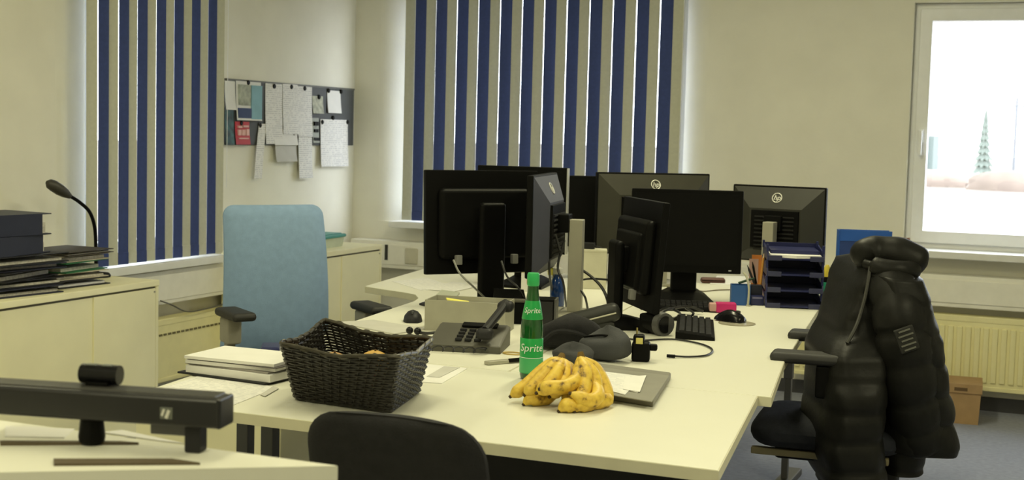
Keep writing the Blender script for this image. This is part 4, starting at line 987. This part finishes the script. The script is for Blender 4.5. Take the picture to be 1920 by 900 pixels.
# black mug-like box behind the bottle, foot wedge of the first monitor
t = thing('speaker_box', 'black desktop speaker box right behind the green bottle', 'speaker', (-1.503, 3.893, 0.740), R(15))
MB().bb((-.035, -.03, 0), (.035, .04, .088), .004).build('cabinet', BLACK_PLASTIC, t); MB().bb((.030, -.031, .0), (.036, .041, .088), .001).build('side_strip', GREY_METAL, t)
MB().bb((-.028, -.0325, .010), (.026, -.0295, .08), .002).build('grille', CHARCOAL, t)
t = thing('docking_station', 'black wedge-shaped docking station before the bulge-backed monitor', 'docking station', (-1.632, 3.921, 0.740), R(18))
b = MB(); b.rings([[(-.065, -.04, 0), (.06, -.04, 0), (.06, .08, 0), (-.065, .08, 0)], [(-.05, -.036, .070), (.05, -.036, .070), (.035, .08, .095), (-.06, .08, .095)]]).build('shell', BLACK_PLASTIC, t, smooth=False)
MB().box((.0, -.036, .073), (.10, .012, .012), .005).build('front_edge', mat('pale_edge', (.10, .095, .075), .5), t)  # front edge in a paler grey than the shell
# notes and cartons behind
t = thing('note_cube', 'yellow and pink note block between the two left monitors', 'notes', (-1.904, 4.755, 0.740), R(20))
MB().bb((-.03, -.03, 0), (.03, .03, .07), .002).build('white_block', PAPER, t); MB().bb((-.03, -.03, .07), (.03, .03, .13), .002).build('yellow_block', mat('pale_yellow_paper', (.70, .64, .30), .7), t); MB().bb((-.008, -.032, .03), (.031, -.029, .11), .0).build('pink_sheet', mat('pink_red_paper', (.62, .16, .14), .7), t)
t = thing('carton', 'white carton standing behind the silver column', 'box', (-1.730, 4.986, 0.740), R(20))
MB().bb((-.05, -.04, 0), (.05, .04, .15), .003).build('body', mat('cream_carton', (.62, .60, .46), .7), t); MB().bb((-.05, -.041, .142), (.05, .041, .152), .002).build('lid', mat('cream_carton', (.62, .60, .46), .7), t)
t = thing('power_supply', 'small dark power supply beside the white carton', 'adapter', (-1.875, 5.354, 0.740), R(10))
# sits on the carton
t.location = ((-1.730, 4.986, 0.740)[0]-.02, (-1.730, 4.986, 0.740)[1]-.01, DZ+.1525); ROOT[t.name] = Matrix.Translation(t.location) @ Matrix.Rotation(R(10), 4, 'Z')
t['label'] = 'small dark power supply on top of the white carton'
MB().box((0, 0, .012), (.05, .035, .024), .004).build('body', CHARCOAL, t); MB().tube([(.02, 0, .012), (.05, -.01, .008)], .003, 6).build('lead', CABLE, t)

# ------------------------------------------------------------------ right desk: disc, pink box, cups, pens, trays
t = thing('compact_disc', 'shiny compact disc under the black mouse', 'disc', (-0.998, 4.293, 0.740))
MB().lathe([(.010, .0), (.058, .0), (.058, .0012), (.010, .0012), (.010, 0)], 40, cap0=False, cap1=False).build('disc', mat('disc_film', (.62, .58, .44), .25, metal=.4), t)
MB().tube([(.0585*math.cos(k*PI/20), .0585*math.sin(k*PI/20), .0012) for k in range(40)], .0011, 5, closed_path=True).build('outer_edge', mat('disc_edge', (.28, .25, .16), .4), t)
t = thing('pink_box', 'bright pink oblong box behind the black mouse', 'box', (-1.106, 4.545, 0.740), R(20))
MB().box((.008, 0, .018), (.070, .045, .034), .006).build('sleeve', mat('magenta_plastic', (.52, .015, .15), .4), t); MB().box((-.034, 0, .018), (.030, .040, .028), .006).build('tip', mat('pale_pink_plastic', (.55, .33, .30), .5), t)
def pen(label, loc, lean, rz, m, h=.14, m2=None):
    t = thing('pen', label, 'pen', loc, rz, 'pens by the navy trays')
    M_ = Matrix.Rotation(lean, 4, 'Y')
    MB().tube([(0, 0, .004), (0, 0, h)], .0042, 8).xf(M_).build('barrel', m, t)
    MB().tube([(0, 0, h), (0, 0, h+.016)], [.0035, .001], 8).xf(M_).build('tip', m2 or m, t)
t = thing('pen_cup', 'square blue pen cup left of the pen holder', 'cup', (-1.109, 4.802, 0.740), R(18))
for a, b_ in (((-.034, -.03, 0), (.034, -.027, .072)), ((-.034, .027, 0), (.034, .030, .072)), ((-.034, -.027, 0), (-.031, .027, .072)), ((.031, -.027, 0), (.034, .027, .072))):
    MB().bb(a, b_, .001).build('side_panel', mat('blue_cup', (.02, .09, .30), .45), t)
MB().bb((-.033, -.029, 0), (.033, .029, .004)).build('bottom', MATS['blue_cup'], t)
t = thing('pen_holder', 'navy two-step pen holder beside the letter trays', 'pen holder', (-1.057, 4.837, 0.740), R(18))
MB().bb((-.024, -.03, 0), (.024, .0, .034), .003).build('front_cell', NAVY_PLASTIC, t); MB().bb((-.022, .0, 0), (.020, .03, .070), .003).build('rear_cell', NAVY, t)
MB().bb((-.018, -.0312, .024), (.018, -.0298, .030)).build('rim_strip', mat('lilac_strip', (.16, .15, .26), .5), t)
hx, hy = (-1.057, 4.837, 0.740)[0:2]
pen('black pen leaning left in the pen holder', (hx-.006, hy+.016, DZ+.068), R(-12), 0, BLACK_PLASTIC, .07)
pen('black pen leaning further left in the pen holder', (hx-.012, hy+.020, DZ+.068), R(-24), 0, CHARCOAL, .06)
pen('orange pencil standing up in the pen holder', (hx+.008, hy+.018, DZ+.068), R(4), R(18), mat('pencil_orange', (.60, .28, .05), .5), .10, mat('pencil_tip', (.65, .50, .30), .6))
ux, uy = (-1.109, 4.802, 0.740)[0:2]
pen('dark green marker lying across the blue pen cup', (ux-.012, uy, DZ+.075), R(70), R(15), mat('marker_green', (.01, .05, .02), .5), .05)
t = thing('card_holder', 'curved clear plastic strip between pen cup and pen holder', 'holder', (-1.073, 4.790, 0.740), R(18))
MB().tube(bez([(-.006, -.02, .0), (-.004, -.02, .06), (-.012, -.01, .10), (-.024, 0, .118)], 6), .004, 8).build('strip', mat('clear_grey', (.45, .44, .34), .3), t)
MB().bb((-.012, -.026, 0), (.004, .01, .004), .001).build('base', MATS['clear_grey'], t)
def tray(k, label, base, rz, w, d, z):
    t = thing('letter_tray', label, 'letter tray', (base[0], base[1], z), rz, 'stacked navy letter trays')
    m = NAVY_PLASTIC; h = .047
    MB().bb((-w/2, 0, .006), (w/2, d, .010), .001).build('tray_floor', m, t)
    for s_ in (-1, 1):
        MB().rings([[(s_*w/2-.0025, 0, 0), (s_*w/2+.0025, 0, 0), (s_*w/2+.0025, d, 0), (s_*w/2-.0025, d, 0)], [(s_*w/2-.0025, .012, h*.62), (s_*w/2+.0025, .012, h*.62), (s_*w/2+.0025, d, h), (s_*w/2-.0025, d, h)]]).build('side_wall', m, t, smooth=False)
        MB().bb((s_*w/2*.99, -.004, .0), (s_*w/2*.50, .003, .018), .002).build('front_lip', mat('navy_lip', (.035, .038, .090), .4), t)
        for y in (.02, d-.02): MB().bb((s_*w/2-.006, y-.01, h*.60), (s_*w/2+.002, y+.01, .0555), .001).build('support_post', m, t)
    MB().bb((-w/2, d-.004, .006), (w/2, d, h), .001).build('rear_wall', m, t)
    MB().rings([[(-w*.25, -.004, .004), (w*.25, -.004, .004), (w*.25, .003, .004), (-w*.25, .003, .004)], [(-w*.25, -.004, .009), (w*.25, -.004, .009), (w*.25, .003, .009), (-w*.25, .003, .009)]]).build('front_edge', m, t, smooth=False)
    return t
TB = ((-0.913, 4.793, 0.740)[0], (-0.913, 4.793, 0.740)[1]); TR = R(16)
for k, lb in enumerate(('lowest navy letter tray of the stack beside the jacket', 'second navy letter tray from the bottom of the stack', 'third navy letter tray from the bottom of the stack', 'topmost navy letter tray holding white paper')):
    tray(k, lb, TB, TR, .194, .25, DZ+.056*k)
def in_tray(x, y): return (TB[0]+math.cos(TR)*x-math.sin(TR)*y, TB[1]+math.sin(TR)*x+math.cos(TR)*y)
flat('paper_bundle', 'white paper lying in the topmost navy letter tray', 'paper', [in_tray(*p) for p in ((-.088, .008), (-.05, .004), (0, -.012), (.05, .004), (.088, .008), (.088, .22), (-.088, .22))], DZ+.056*3+.0105, .010, PAPER)
flat('plastic_folder', 'navy folder lying on the white paper in the topmost tray', 'folder', [in_tray(*p) for p in ((-.085, .05), (.085, .05), (.085, .235), (-.085, .235))], DZ+.056*3+.0210, .012, NAVY_PLASTIC)
t = thing('orange_card', 'orange and pink card standing behind the pens', 'card', (-1.098, 5.056, 0.740), R(15))
MB().box((0, 0, .08), (.060, .003, .16), .0).build('card', mat('orange_paper', (.72, .25, .05), .6), t); MB().box((-.022, -.0025, .10), (.034, .002, .09)).build('pink_flap', mat('pink_paper', (.62, .40, .34), .6), t)
MB().box((0, .012, .004), (.05, .03, .008)).build('stand', PAPER_GREY, t)
t = thing('glue_bottle', 'teal and green bottle with a yellow top right of the trays', 'bottle', (-0.873, 5.212, 0.740), R(10))
MB().bb((-.022, -.015, 0), (.022, .015, .060), .006).build('body', mat('teal_green', (.01, .22, .12), .4), t); MB().bb((-.020, -.014, .06), (.020, .014, .080), .004).build('collar', BLACK_PLASTIC, t)
MB().lathe([(.016, .08), (.014, .11), (.006, .125)], 14).build('top', mat('yellow_plastic', (.60, .48, .05), .45), t); MB().box((.016, 0, .108), (.02, .006, .005)).build('spout', BLACK_PLASTIC, t)
t = thing('blue_binder', 'royal blue ring binder standing behind the jacket', 'binder', (*(-0.797, 5.653, 0.740)[0:2], DZ), R(18)); t.location = (-.735, 5.20, DZ); ROOT[t.name] = Matrix.Translation(t.location) @ Matrix.Rotation(R(18), 4, 'Z')
MB().bb((-.095, -.004, 0), (.095, .0, .262), .001).build('front_cover', mat('deep_blue_board', (.02, .05, .20), .4), t); MB().bb((-.095, .052, 0), (.095, .056, .262), .001).build('rear_cover', ROYAL, t); MB().bb((-.099, -.004, 0), (-.095, .056, .262), .001).build('spine', ROYAL, t)
MB().bb((-.09, .001, .004), (.088, .05, .24)).build('pages', PAPER_EDGE, t); MB().bb((-.095, -.006, .222), (.095, -.004, .262)).build('title_strip', ROYAL, t)
t = thing('glasses_case', 'small reddish brown case on the desk behind the pink box', 'case', (-1.374, 5.449, 0.740), R(20))
MB().box((0, 0, .012), (.10, .04, .022), .009, 3).build('shell', mat('reddish_brown', (.11, .045, .035), .5), t); MB().box((0, -.0205, .012), (.09, .001, .003)).build('seam', BLACK_PLASTIC, t)
flat('paper_sheet', 'white sheets on the far part of the right desk under the dark screen', 'paper', [(-1.370, 5.381, 0.740), (-1.230, 5.435, 0.740), (-1.276, 5.797, 0.740), (-1.428, 5.738, 0.740)], DZ, .003, PAPER)
wire([(-1.407, 5.230, 0.743), (-1.331, 5.109, 0.743), (-1.287, 5.183, 0.743), (-1.229, 5.246, 0.743)], 'thin brown cable on the desk behind the blue pen cup', .0022, mat('brown_cable', (.12, .09, .04), .6))

# ------------------------------------------------------------------ counter in the foreground: bar, webcam, papers
A_ = Vector((-1.305, 1.350, 0.970)); B_ = Vector((-0.973, 1.423, 0.977))
dirv = (B_-A_); dirv.z = 0; ang_ = math.atan2(dirv.y, dirv.x); Ln = dirv.length
mid = (A_+B_)/2
t = thing('sound_bar', 'long black bar-shaped speaker raised on feet above the near counter', 'speaker', (mid.x, mid.y, CZ), ang_)
zl = mid.z-CZ
BAR = mat('bar_black', (.014, .014, .015), .33, var=.08)
MB().box((0, 0, zl), (Ln, .046, .038), .006, 3).build('cabinet', BAR, t); MB().box((0, .004, zl+.0190), (Ln-.02, .034, .004), .002).build('top_strip', mat('bar_top', (.045, .044, .040), .4), t)
MB().box((Ln/2-.003, 0, zl), (.008, .0465, .0385), .006).build('end_cap', BAR, t)
lg = MB().box((Ln/2-.070, -.0235, zl-.002), (.017, .002, .015), .002).build('badge', mat('badge_grey', (.14, .15, .13), .35), t)
MB().box((Ln/2-.068, -.0248, zl-.003), (.004, .001, .011), 0, rot=Matrix.Rotation(R(20), 4, 'Y')).build('badge_mark', HP_WHITE, lg); MB().box((Ln/2-.074, -.0248, zl-.001), (.003, .001, .009), 0, rot=Matrix.Rotation(R(20), 4, 'Y')).build('badge_mark', HP_WHITE, lg)
MB().lathe([(.012, 0), (.016, .004), (.017, .010), (.014, zl-.016)], 16, c=(-.012, 0, 0)).build('foot', BLACK_PLASTIC, t)
MB().bb((Ln/2-.052, -.012, 0), (Ln/2-.030, .012, zl-.017), .003).build('end_bracket', CHARCOAL, t); MB().bb((Ln/2-.10, -.006, zl-.034), (Ln/2-.05, .012, zl-.017), .002).build('bracket_arm', GREY_METAL, t)
wc = Vector((-1.149, 1.395, 1.002))
t = thing('webcam', 'small black webcam clipped on top of the black bar', 'webcam', (wc.x, wc.y, CZ+zl+.0213), ang_)
MB().tube([(-.026, .006, .013), (.026, .006, .013)], .0125, 14).build('body', GLOSS_BLACK, t); MB().box((0, .004, .002), (.03, .024, .005), .001).build('clip', BLACK_PLASTIC, t)
for s_ in (-.012, .010): MB().box((s_, .004, .0252), (.014, .008, .002), .001).build('top_mark', mat('badge_grey', (.14, .15, .13), .35), t)
flat('paper_sheet', 'white sheet under the black bar on the near counter', 'paper', [(-1.181, 1.440, 0.920), (-1.085, 1.436, 0.920), (-1.049, 1.439, 0.920), (-1.166, 1.463, 0.920)], CZ, .0015, PAPER)
flat('paper_sheet', 'white sheet at the left edge of the near counter', 'paper', [(-1.316, 1.409, 0.920), (-1.271, 1.360, 0.920), (-1.202, 1.392, 0.920), (-1.224, 1.438, 0.920)], CZ, .0015, PAPER)
flat('ruler', 'dark brown ruler lying along the near counter edge', 'ruler', [(-1.114, 1.272, 0.920), (-0.967, 1.359, 0.920), (-1.009, 1.360, 0.920), (-1.132, 1.292, 0.920)], CZ, .003, mat('brown_ruler', (.10, .075, .04), .6))
flat('pencil_strip', 'thin brown strip lying parallel to the ruler on the near counter', 'strip', [(-1.242, 1.321, 0.920), (-1.255, 1.334, 0.920), (-1.123, 1.405, 0.920), (-1.097, 1.409, 0.920)], CZ, .003, MATS['brown_ruler'])

# ------------------------------------------------------------------ piles on the left cabinet
CT = .6805
def folder(name, label, c, size, z, rz, cover, group='folders piled on the left cabinet', spine=False, pagem=None):
    """flat folder: two boards with pages between, open side towards +x unless spine is set"""
    w, d, h = size
    t = thing(name, label, 'folder', (c[0], c[1], z), rz, group)
    b = min(.004, h*.2)
    MB().bb((-w/2, -d/2, 0), (w/2, d/2, b), .001).build('lower_board', cover, t); MB().bb((-w/2, -d/2, h-b), (w/2, d/2, h), .001).build('upper_board', cover, t)
    sx = w/2 if spine else -w/2
    MB().bb((sx-.002, -d/2, 0), (sx+.002, d/2-(.045 if spine else 0), h), .001).build('spine', cover, t)
    MB().bb((-w/2+.006, -d/2+.012, b), (w/2-(.02 if spine else random.uniform(.012, .05)), d/2-.012, b+(h-2*b)*(.55 if spine else random.uniform(.35, .75)))).build('pages', pagem or PAPER_EDGE, t)
    return z+h+.0006
z = CT
names = [('navy folder with pale pages at the bottom of the tall pile', .030, NAVY), ('black folder second from the bottom of the tall pile', .026, BLACK_BOARD), ('black folder with white pages, third from the bottom of the tall pile', .034, BLACK_BOARD), ('thin navy folder in the middle of the tall pile', .022, NAVY), ('black folder under the two thick binders of the tall pile', .036, BLACK_BOARD)]
for k, (lb, h, m) in enumerate(names):
    z = folder('folder', lb, (-3.74+random.uniform(-.02, .02), 3.99+random.uniform(-.03, .03)), (.26, .36, h), z, R(random.uniform(-11, 11)), m)
z2 = folder('ring_binder', 'thick navy binder, lower of the two on top of the tall pile', (-3.74, 3.95), (.25, .33, .072), z, R(5), NAVY, spine=True)
z2 = folder('ring_binder', 'thick navy binder lying on the very top of the tall pile', (-3.735, 3.94), (.25, .33, 0.080), z2, R(-6), NAVY, spine=True)
z = CT
names2 = [('dark folder with cream pages at the bottom of the low pile', .030, BLACK_BOARD, PAPER), ('bundle folder with cream pages, second in the low pile', .028, mat('cream_board', (.50, .46, .36), .7), PAPER_EDGE), ('green-backed folder in the low pile', .040, GREEN_BOARD, PAPER_EDGE), ('cream folder near the top of the low pile', .026, MATS['cream_board'], PAPER_EDGE), ('dark brown folder slanting on top of the low pile', .016, mat('dark_brown_board', (.035, .028, .02), .6), PAPER_EDGE)]
for k, (lb, h, m, pg) in enumerate(names2):
    z = folder('folder', lb, (-3.75+random.uniform(-.015, .015), 4.345+random.uniform(-.012, .012)), (.24, .27, h), z, R(random.uniform(-6, 6)), m, pagem=pg)

# gooseneck lamp behind the low pile
t = thing('desk_lamp', 'black gooseneck desk lamp behind the folders on the left cabinet', 'lamp', (*(-3.823, 4.621, 0.791)[0:2], CT))
L0 = Vector((-3.823, 4.621, 0.791)); base = Vector((L0.x, L0.y, CT+.02))
MB().lathe([(.06, 0), (.062, .006), (.055, .016), (.014, .022), (.010, .03)], 24).build('base', BLACK_PLASTIC, t)
MB().tube(bez([base, L0, (-3.819, 4.609, 0.887), (-3.816, 4.573, 0.956), (-3.828, 4.528, 0.997), (-3.843, 4.481, 1.027)], 8), .0075, 8).build('gooseneck', BLACK_PLASTIC, t, world=True)
hp = [(-3.839, 4.482, 1.023), (-3.846, 4.459, 1.038), (-3.853, 4.435, 1.052), (-3.864, 4.410, 1.069), (-3.874, 4.396, 1.078), (-3.875, 4.385, 1.083)]
MB().tube(hp, [.010, .020, .024, .024, .020, .008], 14).build('lamp_head', mat('lamp_grey', (.045, .043, .035), .45), t, world=True)

# ------------------------------------------------------------------ small things by the right window
t = thing('wooden_block', 'small brown wooden block at the left end of the right window sill', 'block', (-0.807, 7.130, 0.811), 0); t.location = (-.812, 7.13, .8025); ROOT[t.name] = Matrix.Translation(t.location)
MB().bb((-.022, -.02, 0), (.022, .02, .040), .003).build('lower_block', mat('brown_wood', (.16, .07, .03), .6, var=.2), t); MB().bb((-.022, -.02, .040), (-.006, .02, .052), .002).build('left_prong', MATS['brown_wood'], t); MB().bb((.006, -.02, .040), (.022, .02, .052), .002).build('right_prong', MATS['brown_wood'], t)
t = thing('cardboard_box', 'tan cardboard box on the carpet before the right radiator', 'box', (-.49, 6.89, 0), R(4))
def cbx(a, b): return MB().bb(a, b, .001)
w, d, h = .185, .22, .195
MB().rings([[(-w/2*.92, -d/2*.92, 0), (w/2*.92, -d/2*.92, 0), (w/2*.92, d/2*.92, 0), (-w/2*.92, d/2*.92, 0)], [(-w/2, -d/2, h-.03), (w/2, -d/2, h-.03), (w/2, d/2, h-.03), (-w/2, d/2, h-.03)]]).build('body', CARDBOARD, t, smooth=False)
MB().bb((-w/2-.005, -d/2-.005, h-.045), (w/2+.005, d/2+.005, h), .002).build('lid', CARDBOARD, t)
MB().bb((-.03, -d/2-.0065, h-.034), (.03, -d/2-.0045, h-.018)).build('grip_hole', mat('dark_card', (.14, .085, .04), .9), t)
